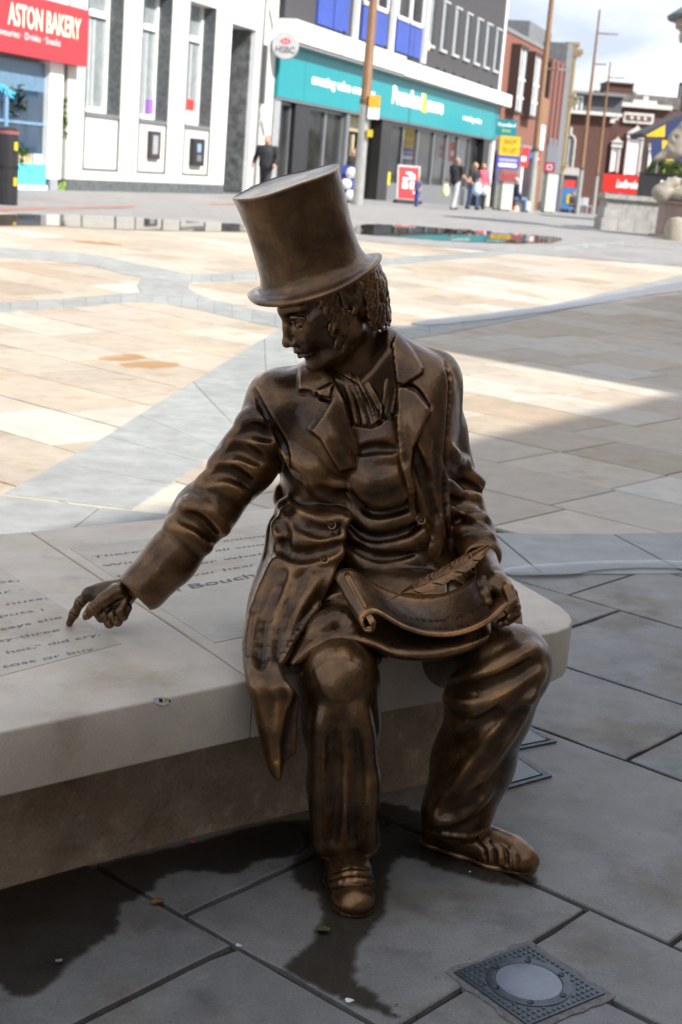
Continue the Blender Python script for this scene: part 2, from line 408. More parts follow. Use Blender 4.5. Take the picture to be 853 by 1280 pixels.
M_CREAM = slab_mat('cream_sandstone', [(.33, .26, .185), (.44, .385, .30), (.36, .27, .18), (.48, .43, .36), (.42, .35, .26), (.37, .305, .23), (.48, .42, .34), (.40, .32, .23), (.50, .46, .39)], .62, .3, 140, [(1.7, 3., .58, .66, (.88, .80, .70)), (5., 8., .60, .70, (.88, .86, .84))], .7)
M_GREY = slab_mat('grey_sandstone', [(.165, .162, .155), (.21, .20, .183), (.18, .178, .174), (.235, .217, .19), (.19, .185, .175)], .58, .45, 140, [(2.3, 3., .50, .62, (.78, .70, .60)), (5., 8., .55, .66, (.72, .72, .74)), (38., 5., .66, .72, (.45, .43, .40)), (14., 2., .62, .70, (1.25, 1.22, 1.18))], 1.25)
M_GRAN = slab_mat('speckled_granite', [(.265, .27, .255), (.31, .315, .295), (.285, .29, .275)], .62, .15, 260)
M_JOINT = mat('dark_joint_sand', (.035, .032, .03), .9, 0, .3, 20)
M_WATER = film_mat('shallow_water', (.60, .58, .55)); M_DAMP = film_mat('damp_film', (.52, .49, .45), .08, 1.30); M_SHEEN = film_mat('wet_sheen', (.93, .95, .98), .42, 1.5)

# ------------------------------------------------------------------ ground and paving
def sheet(name, xs, ys, dz, m):
    v = [(x, y, g(x, y) + dz) for y in ys for x in xs]; nx = len(xs)
    f = [(j * nx + i, j * nx + i + 1, (j + 1) * nx + i + 1, (j + 1) * nx + i) for j in range(len(ys) - 1) for i in range(nx - 1)]
    return mesh_obj(name, v, f, m)
ys_ = [-60, -20, 0, 4, 7] + [7 + i for i in range(1, 24)] + [35, 40, 45, 50, 60, 80, 120, 160, 171, 300, 800, 1500]
ground = tag(sheet('ground', [-900, -200, -60, -20, -8, 0, 8, 20, 60, 200, 900], ys_, -.014, M_JOINT), kind='structure')
M_ASPH = slab_mat('grey_street_paving', [(.26, .25, .24), (.30, .29, .28)], .75, .2, 60)
street = tag(sheet('street_paving', [-40, -20, -10, -5, 0, 5, 10, 20, 60, 300], [23.3, 24, 25, 26, 27, 28, 30, 33, 36, 40, 45, 50, 60, 80, 120, 170, 300, 900], .004, M_ASPH), kind='structure')
DA = Vector((.766, -.643, 0)); DN = Vector((.643, .766, 0))
def clip(poly, p, n):          # keep the side where (q-p).n >= 0
    o = []
    for i in range(len(poly)):
        a, b = poly[i], poly[(i + 1) % len(poly)]; da = (a - p).dot(n); db = (b - p).dot(n)
        if da >= 0: o.append(a)
        if (da >= 0) != (db >= 0): o.append(a + (b - a) * (da / (da - db)))
    return o
CC = Vector((-.5, 11.1, 0)); R_IN, R_OUT = 5.14, 5.76
rs = random.Random(11)
slabs = []
nb = [-13 + .645 * q for q in range(20)] + [-.1, .55, 1.2, 1.855, 2.53, 3.32, 3.85, 4.56, 5.2]
while nb[-1] < 31: nb.append(nb[-1] + rs.choice([.56, .62, .70, .62]))
fixed = {1.2: [-1.742, -.85], 1.855: [-1.89, -1.345], 3.32: [-1.71], 3.85: [-2.453], 2.53: [-2.6, -1.15], .55: [-1.3]}
for i in range(len(nb) - 1):
    n0, n1_ = nb[i], nb[i + 1]; cuts = []
    fx = fixed.get(n0, [])
    lo_, hi_ = -36., 18.
    if fx:
        cuts = list(fx); x = min(fx)
        while x > lo_: x -= rs.uniform(.75, 1.15); cuts.append(x)
        x = max(fx)
        while x < hi_: x += rs.uniform(.75, 1.15); cuts.append(x)
        cuts.sort()
    else:
        x = lo_ + rs.uniform(0, .8)
        while x < hi_: cuts.append(x); x += rs.uniform(.6, 1.25)
    for a0, a1 in zip(cuts[:-1], cuts[1:]):
        rws = [(n0, n1_)]
        if n0 == 1.855 and a0 == -1.345: rws = [(n0, 2.25), (2.25, n1_)]
        for r0, r1 in rws:
            gp = .0062 if r0 < 5.3 else .005
            P = [DA * (a0 + gp) + DN * (r0 + gp), DA * (a1 - gp) + DN * (r0 + gp), DA * (a1 - gp) + DN * (r1 - gp), DA * (a0 + gp) + DN * (r1 - gp)]
            c = sum(P, Vector()) / 4
            if c.y < -2 or c.y > 24.5 or abs(c.x) > 15: continue
            d = (c - CC); near = c.y < 9
            if d.length < (R_IN + R_OUT) / 2 or not near:
                if near:
                    for kk in range(48):
                        an = 2 * math.pi * kk / 48; nn = Vector((math.cos(an), math.sin(an), 0))
                        P = clip(P, CC + nn * (R_IN - .0), -nn)
                        if len(P) < 3: break
                kind = 0
            else:
                nn = d.normalized(); P = clip(P, CC + nn * R_OUT, nn); kind = 1
            if len(P) >= 3: slabs.append((c.length + (0 if c.y > 1.5 and abs(c.x) < .27 * c.y + .7 else 100), P, kind))
slabs.sort(key=lambda q: q[0])
def slab_geo(P, dz):
    tl = (rs.uniform(-.0012, .0012), rs.uniform(-.0012, .0012)); c = sum(P, Vector()) / len(P)
    # chamfered top
    ins_ = [p + (c - p).normalized() * .004 for p in P]
    top = [Vector((p.x, p.y, g(p.x, p.y) + dz + (p.x - c.x) * tl[0] + (p.y - c.y) * tl[1])) for p in ins_]
    mid = [Vector((p.x, p.y, g(p.x, p.y) + dz - .0025)) for p in P]; bot = [Vector((p.x, p.y, g(p.x, p.y) + dz - .022)) for p in P]
    k = len(P); v = top + mid + bot; f = [tuple(range(k))]
    for i in range(k):
        j = (i + 1) % k; f += [(k + i, k + j, j, i), (2 * k + i, 2 * k + j, k + j, k + i)]
    return v, f
def set_rnd(me, vals):
    a = me.attributes.new('rnd', 'FLOAT', 'FACE'); a.data.foreach_set('value', vals)
def add_slab(name, P, dz, m, parent):
    if name == 'paving_slab' and P[0].y < 5.2:
        Q = []
        for i in range(len(P)):
            a, b = P[i], P[(i + 1) % len(P)]; n_ = max(1, int((b - a).length / .06)); e_ = (b - a).normalized(); nn = Vector((e_.y, -e_.x, 0))
            for q in range(n_): Q.append(a + (b - a) * (q / n_) + nn * (rs.uniform(-.0022, .0008) if rs.random() > .08 else rs.uniform(-.007, -.003)) * (1 if q else 1.5))
        P = Q
    v, f = slab_geo(P, dz); o = mesh_obj(name, v, f, m, None); o.parent = parent; set_rnd(o.data, [rs.random()] * len(f)); return o
paving = ground
cntn = 0; rest = [([], [], []), ([], [], [])]
for d, P, kind in slabs:
    if cntn < 280:
        add_slab('paving_slab', P, rs.uniform(-.001, .001), (M_CREAM, M_GREY)[kind], paving); cntn += 1
    else:
        v, f = slab_geo(P, 0); V_, F_, R_ = rest[kind]; n0 = len(V_); V_ += v; F_ += [tuple(n0 + i for i in q) for q in f]; R_ += [rs.random()] * len(f)
for kind in (0, 1):
    V_, F_, R_ = rest[kind]
    if V_:
        o = mesh_obj('paving_slabs', V_, F_, (M_CREAM, M_GREY)[kind]); o.parent = paving; set_rnd(o.data, R_); o['kind'] = 'stuff'
# granite ring
for i in range(22):
    a0 = math.radians(-160 + i * 6.4) + .001; a1 = math.radians(-160 + (i + 1) * 6.4) - .001
    P = [CC + Vector((math.cos(a), math.sin(a), 0)) * r for r, a in ((R_OUT, a0), (R_OUT, (a0 + a1) / 2), (R_OUT, a1), (R_IN, a1), (R_IN, (a0 + a1) / 2), (R_IN, a0))]
    add_slab('granite_kerb_piece', P, .003, M_GRAN, paving)
def band(A, B, n, name='granite_band_piece', dz=.005):
    A = smooth_line(A, 8); B = smooth_line(B, 8)
    def pick(Lx, t):
        x = t * (len(Lx) - 1); i = min(int(x), len(Lx) - 2); q = Lx[i] + (Lx[i + 1] - Lx[i]) * (x - i); p = gnd(q[0], q[1]); p.z = 0; return p
    for i in range(n):
        e = .006 / 1.2 / n; ts = [i / n + e, (i + .5) / n, (i + 1) / n - e]
        P = [pick(A, t) for t in ts] + [pick(B, t) for t in reversed(ts)]
        ar = sum(P[q].x * P[(q + 1) % 6].y - P[(q + 1) % 6].x * P[q].y for q in range(6))
        if ar < 0: P.reverse()
        add_slab(name, P, dz, M_GRAN, paving)
band([(5, 618), (120, 553), (200, 503), (345, 415), (352, 411)], [(165, 637), (245, 585), (290, 553), (345, 518), (440, 462)], 7)
band([(-20, 380), (100, 372), (180, 366), (250, 372), (340, 391), (480, 408), (640, 391), (870, 340)], [(-20, 393), (100, 384), (180, 378), (250, 388), (340, 408), (480, 426), (640, 401), (870, 352)], 26)
band([(-20, 308), (110, 318), (190, 334), (250, 343), (340, 337), (480, 324), (640, 312), (780, 302)], [(-20, 321), (100, 330), (170, 346), (250, 354), (340, 348), (480, 333), (640, 318), (780, 307)], 22)
band([(178, 347), (172, 357), (178, 368)], [(240, 352), (236, 362), (262, 374)], 2, dz=.006)
pk = [gnd(x, y) for x, y in ((-30, 262), (150, 258), (300, 254), (300, 256.5), (150, 260.5), (-30, 266))]
mesh_obj('brick_line', [(p.x, p.y, p.z + .012) for p in pk], [(5, 4, 1, 0), (4, 3, 2, 1)], mat('red_brick_paving', (.30, .16, .12), .8, 0, .2, 8))
bpy.data.objects['brick_line'].parent = street

def blob(name, pts, m, dz, wob=.6, kind='stuff', seed=1, n=8, soft=.014):
    from mathutils.geometry import tessellate_polygon
    r_ = random.Random(seed); Q = smooth_poly(pts, n); v = []
    for i, q in enumerate(Q):
        q = q + np.array((r_.uniform(-wob, wob), r_.uniform(-wob, wob) * .5)); p = gnd(q[0], q[1]); v.append(Vector((p.x, p.y, p.z + dz)))
    ar = sum(v[q].x * v[(q + 1) % len(v)].y - v[(q + 1) % len(v)].x * v[q].y for q in range(len(v)))
    if ar < 0: v.reverse()
    k = len(v); inn = []
    for i in range(k):
        t = (v[(i + 2) % k] - v[i - 2]); t.z = 0; t.normalize(); inn.append(v[i] + Vector((-t.y, t.x, 0)) * soft)
    f = [(i, (i + 1) % k, k + (i + 1) % k, k + i) for i in range(k)]
    for tr in tessellate_polygon([[p.copy() for p in inn]]):
        a, b, c = (inn[q] for q in tr); cr_ = (b - a).cross(c - a).z; f.append(tuple(k + q for q in (tr if cr_ > 0 else tr[::-1])))
    o = mesh_obj(name, v + inn, f, m); a_ = o.data.attributes.new('inner', 'FLOAT', 'POINT'); a_.data.foreach_set('value', [0.] * k + [1.] * k); o['kind'] = kind; return o
blob('puddle', [(-20, 270), (60, 269), (150, 272), (230, 277), (300, 281), (320, 286), (300, 290), (200, 289), (120, 286), (60, 283), (-20, 282)], M_WATER, .014, .6, seed=2)
blob('puddle', [(446, 283), (480, 281), (560, 286), (640, 292), (700, 298), (690, 304), (640, 305), (560, 302), (500, 297), (448, 293)], M_WATER, .014, .8, seed=3)
blob('puddle', [(626, 716), (650, 710), (720, 705), (780, 703), (870, 704), (870, 713), (800, 713), (745, 716), (715, 721), (660, 722), (636, 721)], M_SHEEN, .0105, .8, seed=4, soft=.008)
blob('puddle', [(520, 402), (600, 393), (700, 380), (780, 366), (870, 350), (870, 361), (800, 372), (700, 388), (600, 402), (530, 408)], M_SHEEN, .012, .9, seed=5)
blob('wet_patch', [(375, 1060), (360, 1085), (372, 1110), (392, 1120), (398, 1150), (382, 1180), (362, 1200), (352, 1215), (400, 1240), (450, 1262), (500, 1275), (478, 1250), (448, 1225), (452, 1190), (468, 1165), (486, 1140), (490, 1110), (492, 1085), (505, 1074), (530, 1082), (560, 1092), (620, 1108), (668, 1110), (676, 1100), (640, 1075), (600, 1050), (540, 1020), (480, 1004), (420, 1010), (385, 1035)], M_DAMP, .0045, 3.4, seed=6)
blob('wet_patch', [(-20, 1120), (60, 1092), (150, 1075), (260, 1048), (350, 1026), (400, 1030), (380, 1070), (320, 1080), (300, 1096), (240, 1092), (205, 1100), (190, 1118), (155, 1135), (150, 1165), (120, 1185), (90, 1210), (60, 1240), (30, 1250), (0, 1240), (-20, 1200)], M_DAMP, .0045, 3.4, seed=7)
for i, pts in enumerate(([(125, 447), (165, 443), (185, 448), (160, 452), (130, 451)], [(150, 455), (200, 452), (228, 457), (200, 461), (160, 460)], [(90, 301), (130, 303), (155, 307), (120, 306)])):
    blob('rusty_stain', pts, film_mat('rust_film%d' % i, (.93, .80, .68),   .5, 1.003), .007, .8, seed=20 + i)

# ------------------------------------------------------------------ stone bench
def bench():
    root = thing('stone_bench', 'long pale stone bench with engraved verse and a rounded end under the bronze man', 'bench', (-.2, 3.4, 0))
    M_B = slab_mat('pale_bench_stone', [(.56, .485, .39), (.60, .52, .42)], .55, .3, 200, [(3.1, 1., .52, .68, (.91, .86, .79)), (7., 6., .58, .68, (.84, .82, .80)), (55., 3., .70, .76, (.5, .47, .43)), (1.3, 9., .5, .7, (.93, .90, .86))], .7); M_BP = slab_mat('brown_bench_base', [(.38, .28, .19), (.40, .30, .205)], .8, .5, 120, [(5., 1., .48, .62, (.70, .64, .56)), (18., 4., .58, .66, (1.3, 1.3, 1.3)), (2., 6., .5, .62, (.75, .70, .66))], 1.3)
    Z1, Z0 = .45, .318
    front = [(-1.9, 1.30), (-1.25, 1.86), (-.591, 2.447), (-.40, 2.612), (-.153, 2.823)]; back = [(-.861, 3.86), (-.937, 3.805), (-1.5, 3.39), (-2.6, 2.58)]
    r_front = [(-.153, 2.823), (.02, 2.953), (.2, 3.082), (.38, 3.205), (.50, 3.285), (.548, 3.325), (.582, 3.372), (.598, 3.425), (.598, 3.48), (.585, 3.54), (.56, 3.60), (.48, 3.778), (.2, 4.43), (.14, 4.53), (.05, 4.545), (-.05, 4.48), (-.24, 4.345), (-.861, 3.86)]
    jd = Vector((-.708, 1.037, 0)).normalized(); jn = Vector((jd.y, -jd.x, 0)) * .0022
    for nm, P, sh in (('seat_slab', front + back, -jn), ('seat_slab', r_front, jn)):
        P = [Vector((x, y, 0)) for x, y in P]
        if sh is jn: P[0] = P[0] + jn; P[-1] = P[-1] + jn
        else: P[4] = P[4] - jn; P[5] = P[5] - jn
        bm = bmesh.new(); vs = [bm.verts.new((p.x, p.y, Z0)) for p in P]; f = bm.faces.new(vs); r_ = bmesh.ops.extrude_face_region(bm, geom=[f])
        bmesh.ops.translate(bm, verts=[q for q in r_['geom'] if isinstance(q, bmesh.types.BMVert)], vec=(0, 0, Z1 - Z0)); bmesh.ops.recalc_face_normals(bm, faces=bm.faces[:])
        ed = [e for e in bm.edges if abs(e.verts[0].co.z - e.verts[1].co.z) < 1e-5]
        bmesh.ops.bevel(bm, geom=ed, offset=.006, segments=3, affect='EDGES', profile=.5)
        me = bpy.data.meshes.new(nm); bm.to_mesh(me); bm.free(); me.materials.append(M_B); set_rnd(me, [rs.random()] * len(me.polygons)); me.shade_smooth(); me.set_sharp_from_angle(angle=math.radians(45)); link(bpy.data.objects.new(nm, me), root)
    IN = .205
    def inset(P, d):
        o = []
        for i in range(len(P)):
            a, b, c = Vector(P[i - 1]), Vector(P[i]), Vector(P[(i + 1) % len(P)])
            t = ((b - a).normalized() + (c - b).normalized()).normalized(); nn = Vector((-t.y, t.x)); o.append(b + nn * d)
        return o
    ol = [(-1.9, 1.30), (-1.25, 1.86), (-.591, 2.447), (-.153, 2.823), (.2, 3.082), (.42, 3.235), (.57, 3.40), (.57, 3.55), (.48, 3.778), (.2, 4.40), (.05, 4.5), (-.24, 4.345), (-.937, 3.805), (-1.5, 3.39), (-2.6, 2.58)]
    P = inset(ol, IN); mb = MB(); mb.prism([Vector((p.x, p.y, -.01)) for p in P], (0, 0, Z0 + .01)); o = mb.build('plinth', M_BP, root, fix=True); set_rnd(o.data, [.4] * len(o.data.polygons))
    # engraved panels and their verse
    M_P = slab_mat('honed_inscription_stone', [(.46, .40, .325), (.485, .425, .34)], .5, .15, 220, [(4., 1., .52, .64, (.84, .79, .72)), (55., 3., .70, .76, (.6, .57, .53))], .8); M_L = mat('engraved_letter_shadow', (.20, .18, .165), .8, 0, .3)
    z = Z1 + .0015
    def panel(pix):
        Q = [atz(x, y, Z1) for x, y in pix]; m_ = MB(); m_.prism([Vector((q.x, q.y, Z1 - .003)) for q in Q], (0, 0, .0042)); o = m_.build('inscription_panel', M_P, root, fix=True); set_rnd(o.data, [rs.random()] * len(o.data.polygons)); return o
    p1 = panel([(-60, 672), (152, 805), (-70, 864), (-200, 720)]); p2 = panel([(88, 686), (268, 804), (352, 786), (420, 770), (420, 690), (330, 655)])
    def line(par, body, a, b, sz):
        A = atz(a[0], a[1], Z1); B = atz(b[0], b[1], Z1); d = (B - A); X = d.normalized(); Y = Vector((-X.y, X.x, 0))
        A.z = Z1 + .0025
        text(body, A, X, Y, sz, M_L, par, 'lettering', width=d.length, bold=.0, shear=.12)
    for body, a, b in (('let,', (-12, 731), (25, 727)), ('iar -', (-12, 745), (32, 738)), ('or nuts,', (-26, 763), (60, 749)), ('in puts ;', (-26, 777), (56, 763)), ('says she', (2, 789), (79, 773)),
                       ('twenty-three', (-50, 813), (76, 789)), ('hot," did cry,', (10, 818), (126, 795)), ('toss or buy.', (5, 836), (123, 812))):
        line(p1, body, a, b, .022)
    for body, a, b in (("There's a secret, among th", (118, 698), (358, 668)), ('With flint and all smoke', (131, 709), (352, 679)), ('to smother what is', (147, 722), (352, 690)), ('we never hear him', (180, 732), (360, 700))):
        line(p2, body, a, b, .022)
    line(p2, 'in Boucher', (206, 743), (352, 716), .046)
    o = MB(); 
    t2 = thing('sticker_scrap', 'torn white sticker with yellow and black spots on the front edge of the stone bench', 'sticker', at(202, 876, 2.68))
    c = at(202, 876, 2.66); d = Vector((.76, .65, 0)).normalized(); pl = Vector((-.153, 2.823, 0)); e0 = Vector((-.40, 2.612, 0)); ed = (pl - e0).normalized(); nrm = Vector((ed.y, -ed.x, 0))
    def onf(px, py):
        dd = ray(px, py); t = (pl - CAM).dot(nrm) / dd.dot(nrm); return CAM + dd * t + nrm * .001
    MB().prism([onf(190, 872), onf(200, 870), onf(214, 873), onf(213, 878), onf(204, 882), onf(194, 879)], nrm * .001).build('paper', mat('white_sticker', (.7, .7, .72)), t2, fix=True)
    MB().prism([onf(205, 871.5), onf(210, 872), onf(209, 876), onf(205, 876)], nrm * .002).build('yellow_spot', mat('yellow_print', (.7, .5, .1)), t2, fix=True)
    MB().prism([onf(198, 873), onf(202, 873), onf(203, 877), onf(199, 877)], nrm * .002).build('dark_spot', mat('black_print', (.03, .03, .04)), t2, fix=True)
    MB().prism([onf(211, 874), onf(213, 874.5), onf(212, 877), onf(210, 877)], nrm * .0022).build('dark_spot', mat('black_print', (.03, .03, .04)), t2, fix=True)
bench()

# ------------------------------------------------------------------ things set in the pavement
def ground_light():
    c = gnd(661, 1231); r0 = .103; root = thing('ground_light', 'square metal ground light with round frosted lens set in the grey paving', 'ground light', c)
    M = Mx(c, Vector((.62, -.78, 0))); MT = mat('studded_blue_grey_metal', (.10, .115, .13), .42, .75, .2, 30, .1)
    mo = MB(); r_ = random.Random(4); P = []
    for i in range(40):
        t = i / 40 * 4; k_ = int(t); u = t - k_; a, b = [(-1, -1), (1, -1), (1, 1), (-1, 1)][k_], [(-1, -1), (1, -1), (1, 1), (-1, 1)][(k_ + 1) % 4]
        x = (a[0] + (b[0] - a[0]) * u) * (r0 + .014 + r_.uniform(-.004, .006)); y = (a[1] + (b[1] - a[1]) * u) * (r0 + .014 + r_.uniform(-.004, .006)); P.append(M @ Vector((x, y, -.01)))
    mo.prism(P, (0, 0, .0125)).build('mortar_bed', mat('rough_mortar', (.17, .16, .155), .95, 0, .3, 60, .6, 120), root, fix=True)
    MB().box(-r0, r0, -r0, r0, -.01, .006, M).build('plate', MT, root)
    MB().lathe([(.083, .0), (.083, .0075), (.0805, .0083), (.066, .0083), (.0648, .0068)], M, 48).build('ring', MT, root, True, True)
    lens = MB().lathe([(.0638, .0), (.0638, .0072), (.05, .0084), (.001, .0088)], M, 48).build('lens', mat('frosted_glass_lens', (.17, .195, .235), .25, 0, .25, 12, spec=.7), root, True, True)
    st = MB()
    for i in range(-7, 8):
        for j in range(-7, 8):
            x = i * .0132; y = j * .0132
            if math.hypot(x, y) > .088 and abs(i) + abs(j) > 4:
                st.lathe([(.0042, .005), (.0036, .0078), (.001, .0084)], Mx(M @ Vector((x, y, 0)), (1, 0, 0)), 8)
    st.build('studs', MT, root, True, True)['kind'] = 'stuff'
    for i in range(6):
        a = i * math.pi / 3 + .3; MB().lathe([(.0062, .009), (.0062, .0100), (.004, .0094), (.001, .0092)], Mx(M @ Vector((.0735 * math.cos(a), .0735 * math.sin(a), 0)), (1, 0, 0)), 12).build('screw', mat('dark_screw', (.05, .06, .07), .4, .8), root, True, True)
ground_light()
def cover(pts, label, gold=False):
    c = gnd(*pts[0]); root = thing('inspection_cover', label, 'drain cover', c)
    Q = [gnd(*p) for p in pts]; MT = mat('weathered_iron', (.09, .105, .12), .45, .6, .3, 25, .3, 60); ctr = sum(Q, Vector()) / 4
    MB().prism([q + Vector((0, 0, -.01)) for q in Q], (0, 0, .0165)).build('frame', MT, root, fix=True)
    MB().prism([q + (ctr - q) * .15 + Vector((0, 0, -.01)) for q in Q], (0, 0, .0175)).build('seal', mat('dark_gap', (.01, .01, .012), .9), root, fix=True)
    MB().prism([q + (ctr - q) * .19 + Vector((0, 0, -.01)) for q in Q], (0, 0, .0185)).build('lid', slab_mat('blue_grey_infill', [(.10, .12, .14), (.12, .14, .17)], .4, .6, 60), root, fix=True)
cover([(560, 915), (652, 904), (696, 929), (600, 948)], 'small square iron cover with open corner, farther of two behind the left shin')
cover([(540, 962), (640, 938), (690, 972), (590, 1000)], 'wet square iron cover set in the paving just behind the left trouser leg')
def litter(name, px, py, size, m, label, cat, seed=0, flat=.25):
    c = gnd(px, py); r_ = random.Random(seed); k_ = 9; mb = MB(); v = []
    for i in range(k_):
        a = 2 * math.pi * i / k_; q = size * r_.uniform(.6, 1.1); v.append(Vector((c.x + q * math.cos(a), c.y + q * .8 * math.sin(a), c.z + .009 + r_.uniform(0, size * flat))))
    n = len(v); mb.v = v + [Vector((c.x, c.y, c.z + .009 + size * flat * 1.3))] + [p - Vector((0, 0, .0012)) for p in v] + [Vector((c.x, c.y, c.z + .0078 + size * flat))]
    for i in range(n): j = (i + 1) % n; mb.f += [(i, j, n), (n + 1 + j, n + 1 + i, 2 * n + 1), (i, n + 1 + i, n + 1 + j, j)]
    o = mb.build(name, m, None, fix=True); tag(o, label, cat); return o
litter('dead_leaf', 197, 1131, .016, mat('brown_leaf', (.22, .10, .03), .6), 'small curled brown leaf lying on a wet paving joint', 'leaf', 1)
litter('dead_leaf', 403, 1166, .016, mat('green_leaf', (.06, .07, .02), .5), 'small olive leaf on the damp patch below the right shoe', 'leaf', 2)
litter('red_wrapper', 241, 1057, .007, mat('red_plastic', (.5, .04, .02), .4), 'tiny red scrap in the dark beside the bench base', 'litter', 3, .5)
litter('chewing_gum', 299, 1187, .008, mat('pale_gum', (.55, .55, .55), .7), 'pale flat lump of gum where two paving joints meet', 'litter', 4)
litter('chewing_gum', 74, 1206, .007, mat('grey_gum', (.25, .22, .22), .7), 'dull grey lump of gum on the wet slab at lower left', 'litter', 5)
litter('paper_scrap', 436, 1256, .010, mat('white_paper', (.7, .7, .68), .7), 'white paper scrap on the joint near the bottom edge', 'litter', 6)
litter('glass_chip', 587, 1094, .004, mat('pale_chip', (.5, .55, .6), .3), 'tiny pale chip beside the sole of the left shoe', 'litter', 7)
litter('paper_scrap', 728, 587, .012, mat('white_paper', (.7, .7, .68), .7), 'white scrap on the shaded plaza paving at the right', 'litter', 8)
litter('cigarette_end', 686, 926, .009, mat('tan_filter', (.4, .22, .08), .7), 'tan cigarette end in the corner of the farther iron cover', 'litter', 9)
# ------------------------------------------------------------------ buildings outside the frame whose shade falls on the plaza
M_BRICK = mat('red_brown_brick', (.21, .085, .055), .85, 0, .3, 14)
def shade_building(pts, h, label):
    c = sum((Vector((x, y, 0)) for x, y in pts), Vector()) / len(pts); root = thing('brick_building', label, 'building', Vector((c.x, c.y, 0)))
    MB().prism([Vector((x, y, -.02)) for x, y in pts], (0, 0, h + .02)).build('wall', mat('pale_town_brick', (.42, .34, .27), .85, 0, .2, 9), root, fix=True)
    for i in range(len(pts)):
        a = Vector((*pts[i], 0)); b = Vector((*pts[(i + 1) % len(pts)], 0)); n = int((b - a).length / 3); d = (b - a).normalized()
        nn = Vector((d.y, -d.x, 0))
        if (a + nn - c).length < (a - c).length: nn = -nn
        for k in range(n):
            for z in (1.0, 4.3, 7.5):
                p = a + d * ((k + .5) * (b - a).length / n); m_ = MB(); q = [p - d * .6, p + d * .6]
                m_.hexa([q[0] + nn * .03 + Vector((0, 0, z)), q[1] + nn * .03 + Vector((0, 0, z)), q[1] - nn * .1 + Vector((0, 0, z)), q[0] - nn * .1 + Vector((0, 0, z)),
                         q[0] + nn * .03 + Vector((0, 0, z + 1.9)), q[1] + nn * .03 + Vector((0, 0, z + 1.9)), q[1] - nn * .1 + Vector((0, 0, z + 1.9)), q[0] - nn * .1 + Vector((0, 0, z + 1.9))])
                m_.build('window', glass('dark_window_glass'), root)
hsh = Vector((math.cos(SUN_AZ), math.sin(SUN_AZ), 0)) / math.tan(SUN_EL)
def sh(x, y, h, z=0.): v = Vector((x, y, 0)) + hsh * (h - z); return (v.x, v.y)
HA, HB = 11., 11.6
da = Vector((.553, .833, 0)); dn = Vector((.833, -.553, 0)); P1 = Vector((2.6, 11.17, 0)); P0 = P1 - da * 34
PA = [sh(*(v.x, v.y), HA) for v in (P0, P1, P1 + dn * 10, P0 + dn * 10)]
shade_building(PA, HA, 'long flat roofed brick building out of the picture behind the camera, shading the bench')
b0 = Vector((-.05, 12.75, 0)); bl = Vector((.79, -.61, 0)); bu = Vector((.54, .84, 0))
PB = [sh(v.x, v.y, HB, .1) for v in (b0, b0 + bu * 24, b0 + bu * 24 + bl * 10, b0 + bl * 10)]
shade_building(PB, HB, 'tall flat roofed brick building out of the picture on the right, shading the plaza')

# ------------------------------------------------------------------ the shop row on the left
WHITE = mat('white_stone_cladding', (.60, .585, .54), .5, 0, .08, 3); WTRIM = mat('white_painted_frame', (.78, .78, .77), .4, 0, .04, 5)
DARKST = mat('dark_grey_polished_stone', (.10, .11, .115), .25, 0, .35, 9); BLACK = mat('black_shopfront', (.018, .018, .02), .35, 0, .2, 5)
GLS = mat('shop_window_glass', (.012, .013, .015), .06, 0, .3, .8, spec=.22, col2=(.05, .05, .045)); BLIND = mat('grey_blind_behind_glass', (.24, .27, .28), .12, 0, .2, 4, spec=.8)
TEAL = mat('teal_fascia', (.006, .255, .285), .35, 0, .05, 2); GREYF = mat('grey_metal_frame', (.20, .21, .22), .4, .3, .1, 5)
def B(root, name, m, *boxes, parent=None):
    mb = MB()
    for b in boxes: mb.fbox(*b)
    o = mb.build(name, m, root if parent is None else parent)
    if parent is not None: o.location = (0, 0, 0)
    return o
UP = Vector((0, 0, 1))
def ftext(root, body, s0, s1, z, size, o, m, bold=0.): return text(body, FP(s0, z, o), FD, UP, size, m, root, 'lettering', width=(s1 - s0), bold=bold)
WL = mat('white_sign_lettering', (.85, .85, .83), .5)

